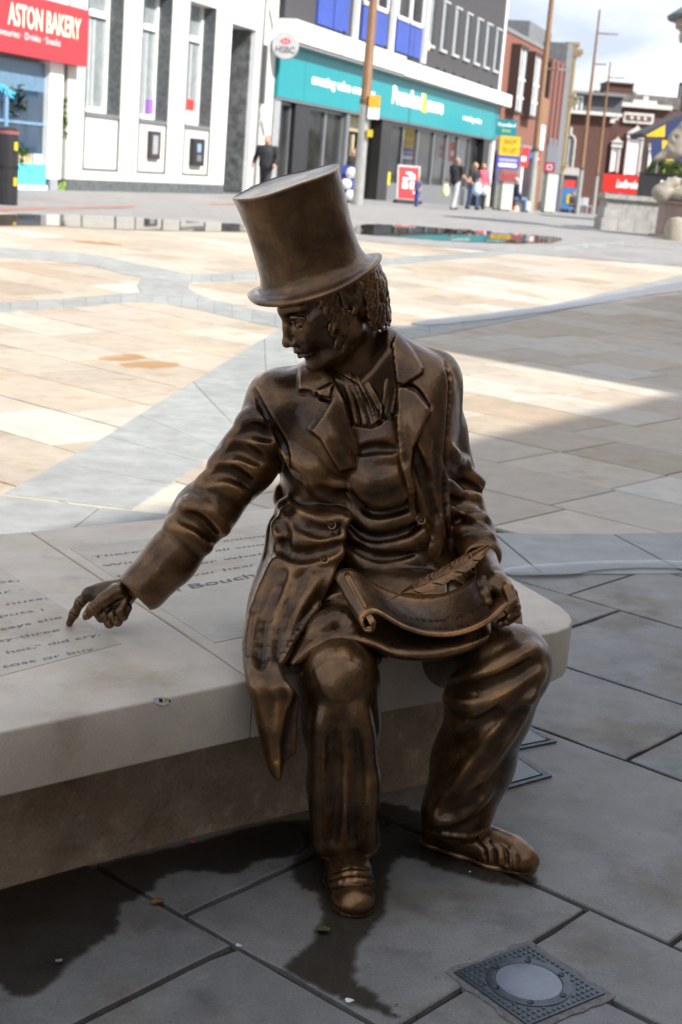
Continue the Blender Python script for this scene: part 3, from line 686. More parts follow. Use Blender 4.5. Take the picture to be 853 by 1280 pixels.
def bakery():
    r = thing('bakery_shop', 'bakery with a red sign, cyan panel and white post at the left edge', 'shop', FP(-20, .5))
    B(r, 'wall', mat('painted_wall', (.62, .62, .62), .7), (-27, -15.62, .45, 3.2, -6, -1.0), (-27, -15.62, 4.5, 9.5, -6, 0))
    B(r, 'red_sign_board', mat('red_sign', (.5, .035, .045), .4, 0, .08, 3), (-26, -15.25, 3.29, 4.52, 0, .32))
    ftext(r, 'ASTON BAKERY', -18.65, -15.62, 3.86, .62, .325, mat('cream_lettering', (.85, .80, .6), .5), .02)
    ftext(r, 'Sandwiches · Savouries · Drinks · Snacks', -20.4, -16.5, 3.62, .20, .325, WL)
    B(r, 'window_pane', glass('blue_shop_glass', (.03, .06, .10)), (-26, -16.45, 1.06, 3.22, -.12, -.08))
    B(r, 'window_panel', mat('pale_blue_blind', (.12, .22, .32), .3), (-26, -16.45, 2.62, 3.2, -.16, -.07))
    B(r, 'window_frame', mat('blue_grey_frame', (.16, .28, .42), .4), (-18.1, -17.98, 1.06, 2.62, -.14, -.03), (-26, -16.45, 1.9, 1.96, -.14, -.05))
    B(r, 'white_post', WTRIM, (-16.45, -15.85, .75, 3.3, -.25, .06)); B(r, 'post_foot', mat('grey_post_foot', (.30, .31, .34), .6), (-16.3, -15.95, .45, .75, -.2, .05))
    B(r, 'cyan_panel', mat('cyan_panel', (.10, .62, .72), .4, 0, .04, 2), (-26, -16.45, .6, 1.06, -.14, .02)); B(r, 'sill', WTRIM, (-26, -16.45, .45, .6, -.14, .08))
    B(r, 'drainpipe', BLACK, (-15.85, -15.6, .45, 8, -.4, -.12))
    text('Corner', FP(-18.75, 2.62, .0), (FD * .9 - UP * .22), UP, .34, mat('cyan_lettering', (.08, .50, .78), .4), r, 'lettering', bold=.02)
    rr = random.Random(2)
    for (s, z, n, c) in ((-17.6, 2.35, 40, (.03, .05, .02)), (-17.4, 1.18, 50, (.06, .16, .03))):
        mb = MB()
        for i in range(n):
            p = FP(s + rr.gauss(0, .16), z + rr.gauss(0, .17), -.02 + rr.uniform(-.05, .03)); a = Vector((rr.uniform(-1, 1), rr.uniform(-1, 1), rr.uniform(-1, 1))).normalized() * .1; b_ = a.cross(Vector((rr.random(), rr.random(), 1))).normalized() * .05
            mb.quad(p - a, p - b_, p + a, p + b_)
        o = mb.build('potted_plant', mat('leafy%g' % z, c, .6)); tag(o, 'dark foliage hanging in the bakery window' if z > 2 else 'bright green pot plant low in the bakery window', 'plant')
    for (s0, s1, c, nm) in ((-17.9, -17.0, (.55, .40, .24), 'bread'), (-16.95, -16.55, (.55, .68, .75), 'bag')):
        mb = MB()
        for k in range(4 if nm == 'bread' else 1):
            w_ = (s1 - s0) / (4 if nm == 'bread' else 1); mb.fbox(s0 + k * w_ + .02, s0 + (k + 1) * w_ - .02, 1.06, 1.22 + .05 * (k % 2) + (.06 if nm == 'bag' else 0), -.07, .0)
        o = mb.build('bread_display' if nm == 'bread' else 'pale_bag', mat(nm, c, .7)); tag(o, 'row of brown loaves on the bakery window ledge' if nm == 'bread' else 'pale blue bag on the bakery window ledge', nm)
    mb = MB()
    for i in range(46):
        p = FP(-15.72 + rr.gauss(0, .08), 2.12 + rr.gauss(0, .22), -.02 + rr.uniform(-.1, .1)); a = Vector((rr.uniform(-1, 1), rr.uniform(-1, 1), rr.uniform(-1, 1))).normalized() * .11; b_ = a.cross(Vector((rr.random(), rr.random(), 1))).normalized() * .05
        mb.quad(p - a, p - b_, p + a, p + b_)
    for i in range(20):
        p = FP(-15.7 + rr.gauss(0, .12), .5 + rr.uniform(0, .15), .02); a = Vector((rr.uniform(-.4, .4), rr.uniform(-.4, .4), 1)).normalized() * .1; b_ = Vector((.03, .02, 0)); mb.quad(p - a, p - b_, p + a, p + b_)
    tag(mb.build('wall_weed', mat('weed_green', (.16, .26, .04), .6)), 'green weeds growing from the dark gap between bakery and bank', 'plant')
bakery()

def bank():
    r = thing('bank_building', 'white stone bank with tall recessed windows, cash machines and a dark plinth', 'bank', FP(-9, .5))
    T = 9.5; bays = [(-14.75, -12.95), (-11.95, -10.28), (-9.25, -7.52), (-6.5, -4.45)]
    # piers, each a cladding strip of stone blocks
    edges = [-15.55] + [q for b in bays for q in b] + [-2.95]
    for i in range(0, len(edges), 2):
        B(r, 'pier', WHITE, (edges[i], edges[i + 1], .76, 5.5, -1.2, 0))
    B(r, 'upper_wall', WHITE, (-15.55, -2.95, 5.5, T, -6, .003)); B(r, 'wall_core', WHITE, (-15.55, -2.95, .45, 5.5, -6, -1.2))
    B(r, 'lower_wall', WHITE, (-14.75, -12.95, .76, .975, -1.2, 0), (-11.95, -10.28, .76, .975, -1.2, 0), (-9.25, -7.52, .76, .975, -1.2, 0))
    B(r, 'plinth', DARKST, (-15.55, -6.5, .45, .76, -1.2, .05), (-4.45, -2.95, .45, .76, -1.2, .05))
    for k in range(9): B(r, 'cladding_panel', mat('veined_grey_marble', (.50, .53, .52), .35, 0, .25, 5), (-15.53, -14.95, .8 + k * .62, .8 + k * .62 + (.60), 0, .012)) if k % 2 == 0 else None
    for i, (s0, s1) in enumerate(bays[:3]):
        e = B(r, 'recess_border', DARKST, (s0, s0 + .07, .98, 5.5, -.3, .004), (s1 - .05, s1, .98, 2.29, -.3, .004), (s0, s1, .98, 1.03, -.3, .006), (s1 - .03, s1, 2.3, 5.5, -.42, -.002))
        B(r, 'spandrel_panel', WHITE, (s0 + .07, s1 - .05, 1.03, 2.24, -.3, -.03)); B(r, 'sill', GREYF, (s0 + .07, s1 - .05, 2.24, 2.33, -.35, .02))
        wdw = B(r, 'window', BLIND, (s0 + .07, s1 - .03, 2.33, 5.5, -.50, -.44))
        B(r, 'window_frame', WTRIM, (s0 + .07, s0 + .2, 2.33, 5.5, -.44, -.36), (s1 - .16, s1 - .03, 2.33, 5.5, -.44, -.36), (s0 + .2, s1 - .16, 2.33, 2.47, -.44, -.36), (s0 + .2, s1 - .16, 4.55, 4.70, -.44, -.36), parent=wdw)
        for q in range(5): B(r, 'blind_slat', mat('pale_blind_slat', (.40, .43, .43), .5), (s0 + .28 + q * .2, s0 + .40 + q * .2, 2.5, 4.5, -.44, -.437), parent=wdw)
        B(r, 'reveal', DARKST, (s1 - .05, s1 - .002, 2.33, 5.5, -.44, -.005))
    B(r, 'window_poster', mat('red_poster', (.65, .05, .04), .4), (-8.52, -7.95, 2.72, 3.02, -.44, -.352)); B(r, 'window_poster', WTRIM, (-8.52, -7.95, 2.48, 2.72, -.44, -.351))
    B(r, 'window_poster', mat('purple_poster', (.35, .15, .55), .4), (-10.72, -10.5, 2.5, 2.85, -.44, -.352))
    c = B(r, 'cash_machine', mat('dark_bronze_panel', (.06, .045, .05), .35, .3), (-11.35, -10.75, 1.35, 2.05, -.03, .06)); B(r, 'screen', mat('grey_screen', (.33, .34, .36), .2), (-11.2, -10.9, 1.48, 1.95, .06, .065), parent=c)
    c = B(r, 'cash_machine', BLACK, (-8.78, -8.05, 1.25, 1.98, -.03, .10)); B(r, 'screen', mat('pale_blue_screen', (.25, .35, .5), .2), (-8.55, -8.3, 1.62, 1.85, .10, .105), parent=c); B(r, 'keypad', GREYF, (-8.55, -8.25, 1.38, 1.55, .10, .11), parent=c)
    # door bay
    B(r, 'door_frame', WTRIM, (-6.5, -6.36, .5, 5.3, -.9, -.02), (-4.6, -4.45, .5, 5.3, -.2, .01), (-6.5, -4.45, 5.25, 5.5, -1.2, .01))
    B(r, 'door_step', GREYF, (-6.5, -4.45, .45, .52, -1.2, -.1)); B(r, 'lobby_reveal', mat('mottled_dark_lobby', (.14, .15, .15), .25, 0, .5, 4), (-4.66, -4.6, .52, 5.25, -1.2, -.15))
    d = B(r, 'door', GLS, (-6.36, -4.66, .52, 5.25, -1.15, -1.1)); B(r, 'door_rail', WTRIM, (-6.36, -5.9, 2.5, 2.72, -1.1, -.95), (-6.36, -5.95, 3.2, 3.75, -1.1, -.95), (-5.62, -5.5, .52, 5.25, -1.1, -1.0), parent=d)
    B(r, 'wall_pipe', GREYF, (-4.02, -3.9, 3.2, 4.9, 0, .12))
bank()
def wall_sign(name, label, cat, px, py, Y, rad, m):
    c = at(px, py, Y); r = thing(name, label, cat, c); n = (CAM - c); n.z = 0; n.normalize(); return r, c, n
r, c, n = wall_sign('round_bank_sign', 'round white hanging sign with red hexagon and grey letters on the bank corner', 'sign', 357, 57, 45.5, .4, None)
side = Vector((n.y, -n.x, 0)) * -1
Mh = Mx(c, side, n)
MB().lathe([(.37, -.1), (.41, -.06), (.41, .06), (.39, .1), (.001, .101)], Mh, 40).build('disc', mat('white_plastic_sign', (.45, .45, .46), .3), r, True, True)
mred = mat('red_logo', (.6, .03, .04), .4)
o_ = c + n * .106
def tri(*p): MB().prism([o_ + side * a + UP * b for a, b in p], n * .004).build('logo_triangle', mred, r, fix=True)
tri((-.16, .12), (-.08, .20), (-.08, .04)); tri((.16, .12), (.08, .04), (.08, .20)); tri((-.08, .20), (.08, .20), (0, .12)); tri((-.08, .04), (0, .12), (.08, .04))
text('HSBC', o_ - side * .29 - UP * .22 , side, UP, .27, mat('dark_grey_lettering', (.05, .05, .055), .5), r, 'lettering', width=.58, bold=.01)
MB().tube([c - n * .0 + UP * .0 - side * .38, c - side * .9], .03, 8).build('bracket', GREYF, r)

def store():
    r = thing('discount_store', 'dark grey two storey store with a long teal fascia under a white canopy', 'shop', FP(12, .4))
    S0, S1 = -2.9, 27.3
    B(r, 'upper_wall', mat('dark_pebbledash', (.055, .053, .058), .85, 0, .25, 30, .4, 60), (S0 + .5, S1 - .35, 5.9, 10.35, -7, -.02))
    B(r, 'corner_strip', WTRIM, (S1 - .35, S1, .2, 10.4, -7, .02)); B(r, 'rear_core', BLACK, (S0, S1 - .35, -.5, 5.9, -7, -1.6))
    B(r, 'canopy', mat('cream_white_canopy', (.76, .74, .70), .5, 0, .06, 3), (S0, 9.0, 5.17, 5.80, -.5, .55), (9.012, S1 + .5, 5.13, 5.70, -.5, .55))
    B(r, 'canopy_joint', BLACK, (1.55, 1.60, 5.17, 5.805, .5, .553)); B(r, 'soffit', mat('soffit_grey', (.3, .3, .3), .7), (S0, S1, 5.08, 5.13, -.5, .5))
    for a, b in ((S0, -.62), (-.6, 26.2)): B(r, 'fascia', TEAL, (a, b, 3.5, 5.1, -.3, .12))
    B(r, 'fascia_trim', GREYF, (S0, 26.2, 3.42, 3.5, -.3, .10)); B(r, 'fascia_end', mat('dark_teal', (.01, .20, .23), .4), (26.2, S1, 3.5, 5.0, -.3, .1))
    ftext(r, 'amazing value everyday', .0, 6.8, 4.12, .42, .13, WL, .05); ftext(r, 'Poundland', 8.95, 13.2, 4.12, .86, .13, WL, .06)
    ftext(r, '&', 13.1, 13.9, 4.05, 1.0, .135, mat('lime_lettering', (.55, .65, .05), .5), .06); ftext(r, 'more', 14.0, 16.5, 4.12, .80, .13, WL, .05); ftext(r, 'amazing value', 20.0, 23.6, 4.08, .34, .13, WL, .03)
    # ground floor piers
    for a, b in ((-1.0, .34), (8.3, 9.6), (25.0, 26.2)): B(r, 'pier', BLACK, (a, b, .0, 3.42, -.6, .02))
    B(r, 'shutter', mat('black_shutter', (.02, .02, .022), .5, 0, .2, 30), (22.8, 25.0, .0, 3.42, -.45, -.3)); B(r, 'stall_riser', GREYF, (9.6, 22.8, .1, 1.0, -.3, -.02)); B(r, 'left_post', mat('silver_post', (.45, .46, .47), .4, .4), (S0, S0 + .5, .45, 3.42, -.3, .05))
    def shopwin(s0, s1, z0, z1, o=-.2):
        w_ = B(r, 'window', GLS, (s0, s1, z0, z1, o - .04, o)); e = .09
        B(r, 'window_frame', GREYF, (s0, s0 + e, z0, z1, o, o + .08), (s1 - e, s1, z0, z1, o, o + .08), (s0 + e, s1 - e, z1 - e, z1, o, o + .08), (s0 + e, s1 - e, z0, z0 + e, o, o + .08), parent=w_); return w_
    shopwin(-2.3, -1.05, .5, 3.4); shopwin(.4, 2.3, .5, 3.4); shopwin(2.3, 4.1, .5, 3.4)
    B(r, 'grey_pier', GREYF, (4.1, 4.45, .45, 3.42, -.3, .03))
    for a, b in ((9.65, 11.7), (11.7, 13.9), (13.9, 16.4), (16.4, 18.6), (18.6, 20.6), (20.6, 22.8)): shopwin(a, b, 1.0, 3.4)
    # entrance with cream door frames and yellow panels
    B(r, 'lobby', mat('dim_lobby', (.10, .09, .08), .8), (4.45, 8.3, .45, 3.42, -1.6, -1.5))
    for a in (5.3, 6.2, 7.0, 7.8): B(r, 'door_frame', mat('cream_door_frame', (.55, .48, .30), .5), (a, a + .16, .45, 2.75, -.5, -.4))
    B(r, 'transom_panel', mat('tan_transom', (.40, .34, .20), .5), (5.2, 8.2, 2.85, 3.4, -.5, -.4)); B(r, 'yellow_panel', mat('yellow_panel', (.75, .58, .03), .5), (5.45, 6.0, .5, 1.25, -.7, -.6))
    B(r, 'teal_inner_sign', mat('dark_teal', (.01, .20, .23), .4), (4.6, 5.5, 2.5, 3.0, -.6, -.5)); B(r, 'yellow_panel', mat('yellow_panel', (.75, .58, .03), .5), (9.75, 10.3, .95, 1.5, -.18, -.1))
    # upper floor
    BLUE = mat('blue_panel', (.03, .065, .34), .35, 0, .12, 2)
    for s0, s1 in ((.35, 3.45), (4.95, 7.9), (9.1, 12.6)):
        m_ = (s0 + s1) / 2
        for a, b in ((s0, m_ - .04), (m_ + .04, s1)):
            B(r, 'blue_panel', BLUE, (a, b, 6.02, 7.15, -.1, .05))
            w_ = B(r, 'window', BLIND, (a, b, 7.3, 9.6, -.1, -.02)); B(r, 'window_frame', WTRIM, (a, a + .1, 7.3, 9.6, -.02, .05), (b - .1, b, 7.3, 9.6, -.02, .05), (a + .1, b - .1, 7.2, 7.34, -.02, .05), (a + .1, b - .1, 8.6, 8.7, -.02, .05), parent=w_)
    for s in (4.05, 8.35, 12.85): B(r, 'white_fin', WTRIM, (s, s + .16, 5.9, 10.3, -.1, .16))
    for (x0, x1, y0, y1) in ((536, 546, 4, 49), (551, 561, 13, 58), (566, 576, 21, 64), (580, 589, 29, 70), (593, 602, 36, 78), (605, 614, 43, 82), (617, 625, 51, 87)):
        a, z0 = fac(x0, y1 - 6); b, z1 = fac(x1, y0 + 3); z0 = 6.72; z1 = 8.62
        w_ = B(r, 'window', BLIND, (a, b, z0, z1, -.12, .0)); B(r, 'window_frame', mat('grey_white_frame', (.5, .5, .5), .5), (a - .06, a + .02, z0, z1, .0, .05), (a - .06, b + .08, z1, z1 + .07, -.08, .06), (a - .06, b + .08, z0 - .1, z0, -.08, .08), parent=w_); B(r, 'dark_reveal', BLACK, (b - (b - a) * .42, b + .04, z0, z1, -.02, .03), parent=w_)
    MB().lathe([(.16, -.08), (.2, 0), (.16, .08), (.01, .12)], Mx(FP(13.3, 6.6, .1), FD, FN), 16).build('alarm_box', mat('cream_alarm', (.7, .6, .4), .5), r, True, True)
    for s in (14.2, 15.4, 16.9, 18.6, 21.5, 24.0, 2.2, 6.9, 9.9): MB().lathe([(.05, 0), (.09, .1), (.05, .2)], Mx(FP(s, 5.79 if s < 9 else 5.69, .35), FD), 8).build('canopy_spotlight', BLACK, r)
store()
def board(name, label, px0, py0, px1, py1, Y, m, depth=.06, facing=None):
    """a flat sign hung facing up the street: its own place, size and thickness"""
    a = at(px0, py1, Y); b = at(px1, py0, Y); c = (a + b) / 2; r = thing(name, label, 'sign', c); w_ = abs(px1 - px0) / FPX * Y; h = abs(py1 - py0) / FPX * Y
    M = Mx(c, (1, .08, 0)); MB().box(-w_ / 2, w_ / 2, -depth / 2, depth / 2, -h / 2, h / 2, M).build('board', m, r); return r, M, w_, h
def btext(r, M, body, x, z, w_, size, m, bold=.02): return text(body, M @ Vector((x, -.034, z)), (M.to_3x3() @ Vector((1, 0, 0))), UP, size, m, r, 'lettering', width=w_, bold=bold)
r, M, w_, h = board('projecting_sign', 'teal projecting sign on the corner of the dark grey store', 621, 150, 646, 169, 71, mat('dark_teal', (.01, .20, .23), .4)); btext(r, M, 'Poundland', -w_ * .42, .05, w_ * .84, .24, WL); btext(r, M, '& more', -w_ * .2, -.2, w_ * .4, .2, mat('lime_lettering', (.55, .65, .05), .5))
r, M, w_, h = board('to_let_board', 'yellow and purple to let board beside the teal projecting sign', 625, 171, 650, 194, 68, mat('yellow_board', (.60, .43, .02), .45)); tx = mat('brown_lettering', (.30, .10, .02), .5); btext(r, M, 'SHOP', -w_ * .3, .08, w_ * .6, .30, tx); btext(r, M, 'TO LET', -w_ * .36, -.30, w_ * .72, .30, tx)
M2 = Mx(at(635, 202, 68), (1, .08, 0)); MB().box(-.52, .52, -.03, .03, -.34, .31, M2).build('lower_board', mat('purple_board', (.07, .06, .38), .45), r)
MB().box(-.42, .42, -.036, -.03, .0, .13, M2).build('white_print_line', mat('lilac_print', (.4, .4, .7), .5), r); MB().box(-.42, .42, -.036, -.03, -.24, -.08, M2).build('white_print_line', WL, r)
MB().box(.55, .61, -.03, .03, -2.1, 1.2, M2).build('post', GREYF, r)
r, M, w_, h = board('red_shop_sign', 'red square shop sign with white mark right of the to let board', 649, 185, 661, 208, 74, mat('red_shop_board', (.62, .05, .05), .4)); MB().box(-.12, .12, -.036, -.031, -.2, .05, M).build('white_mark', WL, r)
r, M, w_, h = board('blue_street_sign', 'small blue sign on the second lamp post', 662, 187, 669, 200, 56, mat('blue_sign', (.04, .16, .5), .4)); MB().box(-.04, .04, -.036, -.031, -.1, .1, M).build('white_mark', WL, r)
r, M, w_, h = board('red_shop_sign', 'small dark red sign beside the second lamp post', 670, 191, 675, 206, 74, mat('dark_red_board', (.45, .03, .04), .4)); MB().box(-.06, .06, -.036, -.031, -.05, .05, M).build('white_mark', WL, r)
r, M, w_, h = board('maroon_shop_sign', 'maroon hanging sign with pale square outline before the far shops', 681, 203, 693, 215, 84, mat('maroon_board', (.28, .02, .05), .4))
for q in ((-.15, .15, .10, .14), (-.15, .15, -.14, -.10), (-.15, -.11, -.14, .14), (.11, .15, -.14, .14)): MB().box(q[0], q[1], -.036, -.031, q[2], q[3], M).build('pale_line', WL, r)

def brick_shops():
    r = thing('brick_shop_building', 'orange brick building with two dark projecting window bays beyond the grey store', 'building', FP(34, .1))
    OB = mat('orange_brick', (.21, .085, .06), .85, 0, .25, 20); DB = mat('dark_brown_cladding', (.045, .025, .02), .6)
    B(r, 'wall', OB, (27.32, 37.6, -.6, 8.75, -7, 0)); B(r, 'roof_edge', mat('roof_grey', (.2, .2, .2), .7), (27.32, 37.6, 8.75, 8.95, -7, .06))
    for s0, s1 in ((28.9, 30.9), (32.6, 34.6)):
        B(r, 'window_bay', DB, (s0, s0 + .2, 4.9, 8.3, 0, .50), (s0 + .2, s1, 8.1, 8.3, 0, .50), (s0 + .2, s1, 4.9, 5.05, 0, .50))
        for k in range(2):
            a = s0 + .22 + k * .9; w_ = B(r, 'window', BLIND, (a, a + .85, 5.06, 8.08, .36, .42)); B(r, 'window_frame', WTRIM, (a, a + .16, 5.06, 8.08, .42, .49), (a + .16, a + .85, 6.6, 6.7, .42, .47), (a + .16, a + .85, 5.7, 5.8, .42, .47), parent=w_)
    B(r, 'shopfront', mat('dark_red_shopfront', (.25, .03, .03), .5), (28.7, 33.4, -.4, 1.9, 0, .1)); B(r, 'shopfront', BLACK, (34, 37.5, -.6, 2.7, 0, .1)); B(r, 'shop_sign', mat('grey_sign', (.25, .22, .22), .5), (27.6, 37.5, 2.75, 3.5, 0, .2))
    B(r, 'shop_doorway', mat('shop_blue_dark', (.05, .06, .12), .4), (27.5, 28.6, -.3, 3.0, .1, .15)); B(r, 'white_pilaster', WTRIM, (33.5, 33.9, -.5, 3.1, 0, .2))
brick_shops()
def far_shops():
    r = thing('tall_brick_building', 'tall red brick building with a grey upper block and cream stone corner', 'building', FP(43, -.1))
    RB = mat('far_red_brick', (.19, .085, .07), .85, 0, .2, 12)
    B(r, 'low_wing', mat('tan_brick', (.25, .14, .08), .85, 0, .2, 12), (37.65, 39.9, -1, 6.3, -7, .02)); wd = B(r, 'window', WTRIM, (38.2, 39.3, 3.4, 4.8, -.02, .10))
    B(r, 'rear_block', mat('slate_grey_side', (.16, .17, .18), .8, 0, .2, 4), (39.9, 46.6, -1, 10.6, -9, -1.6)); B(r, 'wall', RB, (39.92, 44.2, -1, 8.6, -1.6, 0))
    B(r, 'upper_block', mat('slate_grey_side', (.16, .17, .18), .8, 0, .2, 4), (44.2, 46.05, -1, 9.9, -9, -.05))
    for k in range(3): B(r, 'brick_fin', RB, (40.6 + k * 1.4, 40.75 + k * 1.4, 3.8, 8.5, 0, .12))
    w_ = B(r, 'stair_window', glass('dark_stair_glass', (.03, .03, .04)), (39.84, 39.92, 6.5, 8.4, -1.5, -.1)); 
    B(r, 'panel_window', mat('grey_window_band', (.14, .15, .17), .4), (40.6, 44.0, 2.6, 4.2, 0, .1)); B(r, 'shopfront', mat('pale_shopfront', (.45, .42, .40), .6), (40.0, 42.9, -1, 2.2, 0, .15)); B(r, 'shopfront', mat('shop_blue_dark', (.05, .06, .12), .4), (43.0, 45.9, -1, 2.2, 0, .15))
    CS = mat('cream_stone_ornament', (.34, .27, .16), .75, 0, .2, 8, .5, 12)
    B(r, 'corner_pilaster', CS, (46.05, 46.4, -1, 9.9, -.4, .15))
    for z, w2 in ((9.9, .1), (9.5, .35), (9.3, .2), (6.9, .15), (6.5, .4), (6.3, .2), (2.6, .15)): B(r, 'cornice', CS, (46.03, 46.55, z, z + (.38 if w2 > .4 else .22), -.6, .2 + w2))
far_shops()

# ------------------------------------------------------------------ buildings that close the far end of the square
def far(px, py, Y=100.): return at(px, py, Y)
DBRICK = mat('dark_red_brick', (.10, .048, .038), .85, 0, .25, 6); STONE = mat('pale_dressed_stone', (.58, .56, .53), .7, 0, .1, 3)
class Far:
    """box helper for a front that faces the square at distance Y, in metres right of and above a datum"""
    def __init__(s, root, px, py, Y): s.o = far(px, py, Y); s.r = root; s.k = Y / FPX; s.px = px; s.py = py
    def b(s, name, m, x0, x1, y0, y1, d0=0., d1=.3, parent=None):
        # px box -> metres, undoing the roll about the datum
        k = s.k; mb = MB(); mb.box(s.o.x + (x0 - s.px) * k, s.o.x + (x1 - s.px) * k, s.o.y - d1, s.o.y - d0, s.o.z + (s.py - y1) * k, s.o.z + (s.py - y0) * k)
        o = mb.build(name, m, s.r if parent is None else parent)
        if parent is not None: o.location = (0, 0, 0)
        return o
def arched_house():
    r = thing('arched_window_building', 'dark brick building with a grey attic storey and a white arched window', 'building', far(718, 270)); f = Far(r, 715, 270, 100)
    f.b('wall', DBRICK, 690, 748, 150, 285, -8, 0); f.b('attic', mat('slate_grey_attic', (.09, .09, .10), .8), 690, 760, 127, 146, -8, 0); f.b('cornice', STONE, 690, 760, 146, 150, -8, .5); f.b('roof_edge', mat('roof_grey', (.2, .2, .2), .7), 689, 762, 124, 127, -8, .5)
    w_ = f.b('window', BLIND, 694, 712, 130, 145, -.1, .05)
    for x in (694, 699, 705, 711): f.b('glazing_bar', WTRIM, x, x + 1.6, 130, 145, .05, .12, parent=w_)
    f.b('window_head', WTRIM, 693, 713, 129, 131, .05, .14, parent=w_)
    # arched window
    cx_, top, bot, hw = 702, 182, 214, 7.5; k = f.k; mb = MB(); n = 12
    def P(px, py, d): return Vector((f.o.x + (px - f.px) * k, f.o.y - d, f.o.z + (f.py - py) * k))
    out_ = [(cx_ + hw * math.cos(a), top - hw * math.sin(a) * 1.1) for a in [math.pi * i / n for i in range(n + 1)]]
    ring = [(cx_ + hw, bot)] + out_ + [(cx_ - hw, bot)]; inn = [(cx_ + (hw - 1.8), bot)] + [(cx_ + (hw - 1.8) * math.cos(a), top - (hw - 1.8) * math.sin(a) * 1.1) for a in [math.pi * i / n for i in range(n + 1)]] + [(cx_ - (hw - 1.8), bot)]
    pane = MB().prism([P(x, y, .05) for x, y in inn], (0, -.03, 0)).build('window', glass('dark_window_glass'), r, fix=True)
    for i in range(len(ring) - 1):
        mb.hexa([P(*ring[i], .0), P(*ring[i + 1], .0), P(*inn[i + 1], .0), P(*inn[i], .0), P(*ring[i], .25), P(*ring[i + 1], .25), P(*inn[i + 1], .25), P(*inn[i], .25)])
    o = mb.build('arch_frame', STONE, pane, fix=True); o.location = (0, 0, 0)
    for x in (698.5, 702, 705.5): f.b('glazing_bar', WTRIM, x - .5, x + .5, 176, 214, .08, .12, parent=pane)
    f.b('keystone', STONE, 700.8, 703.2, 166, 175, 0, .35); f.b('shopfront', mat('pale_shopfront', (.45, .42, .40), .6), 693, 722, 213, 275, 0, .5); f.b('shop_interior', BLACK, 697, 716, 222, 275, .5, .56)
arched_house()
def kiosk():
    f0 = far(709, 268, 86); r = thing('blue_kiosk', 'blue vending kiosk with red top and yellow picture in front of the far shop', 'kiosk', f0); f = Far(r, 709, 268, 86)
    f.b('cabinet', mat('kiosk_blue', (.05, .18, .42), .4), 700, 716, 236, 262, -.4, .4); f.b('red_top', mat('red_shop_board', (.62, .05, .05), .4), 702, 714, 227, 236, -.4, .42); f.b('picture', mat('yellow_board', (.60, .43, .02), .45), 705, 712, 244, 255, .4, .44); f.b('base', BLACK, 699, 717, 262, 269, -.4, .42)
kiosk()
def betting_shop():
    Y = 104; r = thing('betting_shop_building', 'dark brick building with white pedimented windows above a red shop sign', 'building', far(780, 275, Y)); f = Far(r, 780, 262, Y)
    f.b('wall', DBRICK, 746, 836, 142, 300, -8, 0); f.b('parapet', STONE, 758, 822, 137, 142, -.3, .4); f.b('parapet_centre', STONE, 775, 803, 133, 137, -.2, .3); f.b('finial', STONE, 787, 793, 128, 133, -.2, .2)
    f.b('roof', mat('mottled_slate_roof', (.14, .13, .12), .9, 0, .4, 3), 742, 834, 126, 140, -8, -.5); f.b('chimney', mat('dark_chimney_brick', (.10, .045, .035), .9), 750, 783, 112, 130, -6, -3); f.b('chimney_cap', mat('roof_grey', (.2, .2, .2), .7), 749, 784, 110.5, 112, -6.2, -2.8)
    f.b('plaque', STONE, 766, 802, 148, 160, 0, .2); o = f.b('plaque_recess', mat('plaque_brown', (.16, .08, .05), .8), 768.5, 799.5, 151, 157, .2, .24)
    for x in (774, 782, 790): f.b('plaque_letter_block', STONE, x, x + 3, 152, 156, .24, .3)
    f.b('scroll_buttress', STONE, 752, 760, 147, 158, 0, .3); f.b('scroll_buttress', STONE, 749, 756, 158, 162, 0, .3)
    for x0, x1, y0, y1 in ((756, 767, 190, 218), (773.5, 793, 178, 220), (801, 812, 190, 220)):
        w_ = f.b('window', mat('bright_white_blind', (.80, .80, .82), .3), x0 + 2, x1 - 2, y0 + 1, y1, .05, .12); f.b('stone_surround', STONE, x0, x0 + 2.2, y0, y1 + 1, 0, .25, parent=w_); f.b('stone_surround', STONE, x1 - 2.2, x1, y0, y1 + 1, 0, .25, parent=w_)
        f.b('lintel', STONE, x0 - 1, x1 + 1, y0 - 6, y0, 0, .35); 
        k = f.k; a = lambda px, py, d: Vector((f.o.x + (px - f.px) * k, f.o.y - d, f.o.z + (f.py - py) * k)); m_ = (x0 + x1) / 2; hh = 7 if x1 - x0 > 15 else 4
        MB().prism([a(x0 - 2, y0 - 6, 0), a(x1 + 2, y0 - 6, 0), a(m_ + 2, y0 - 6 - hh, 0), a(m_, y0 - 9 - hh, 0), a(m_ - 2, y0 - 6 - hh, 0)], (0, -.45, 0)).build('pediment', STONE, r, fix=True)
    f.b('shopfront', mat('pale_shopfront', (.45, .42, .40), .6), 748, 834, 240, 300, 0, .3); f.b('red_shop_sign', mat('bright_red_sign', (.55, .02, .015), .4), 748, 815, 221, 243, .3, .7)
    text('Ladbrokes', Vector((f.o.x + (767 - f.px - 2) * f.k, f.o.y - .71, f.o.z + (f.py - 236) * f.k)), (1, 0, 0), UP, .72, WL, r, 'lettering', width=1.78, bold=.04, shear=.25)
    for x in (752, 770, 797): f.b('white_column', WTRIM, x, x + (5 if x < 760 else 3.5), 243, 300, .3, .6)
    f.b('shop_window', GLS, 758, 832, 246, 300, .3, .34)
betting_shop()
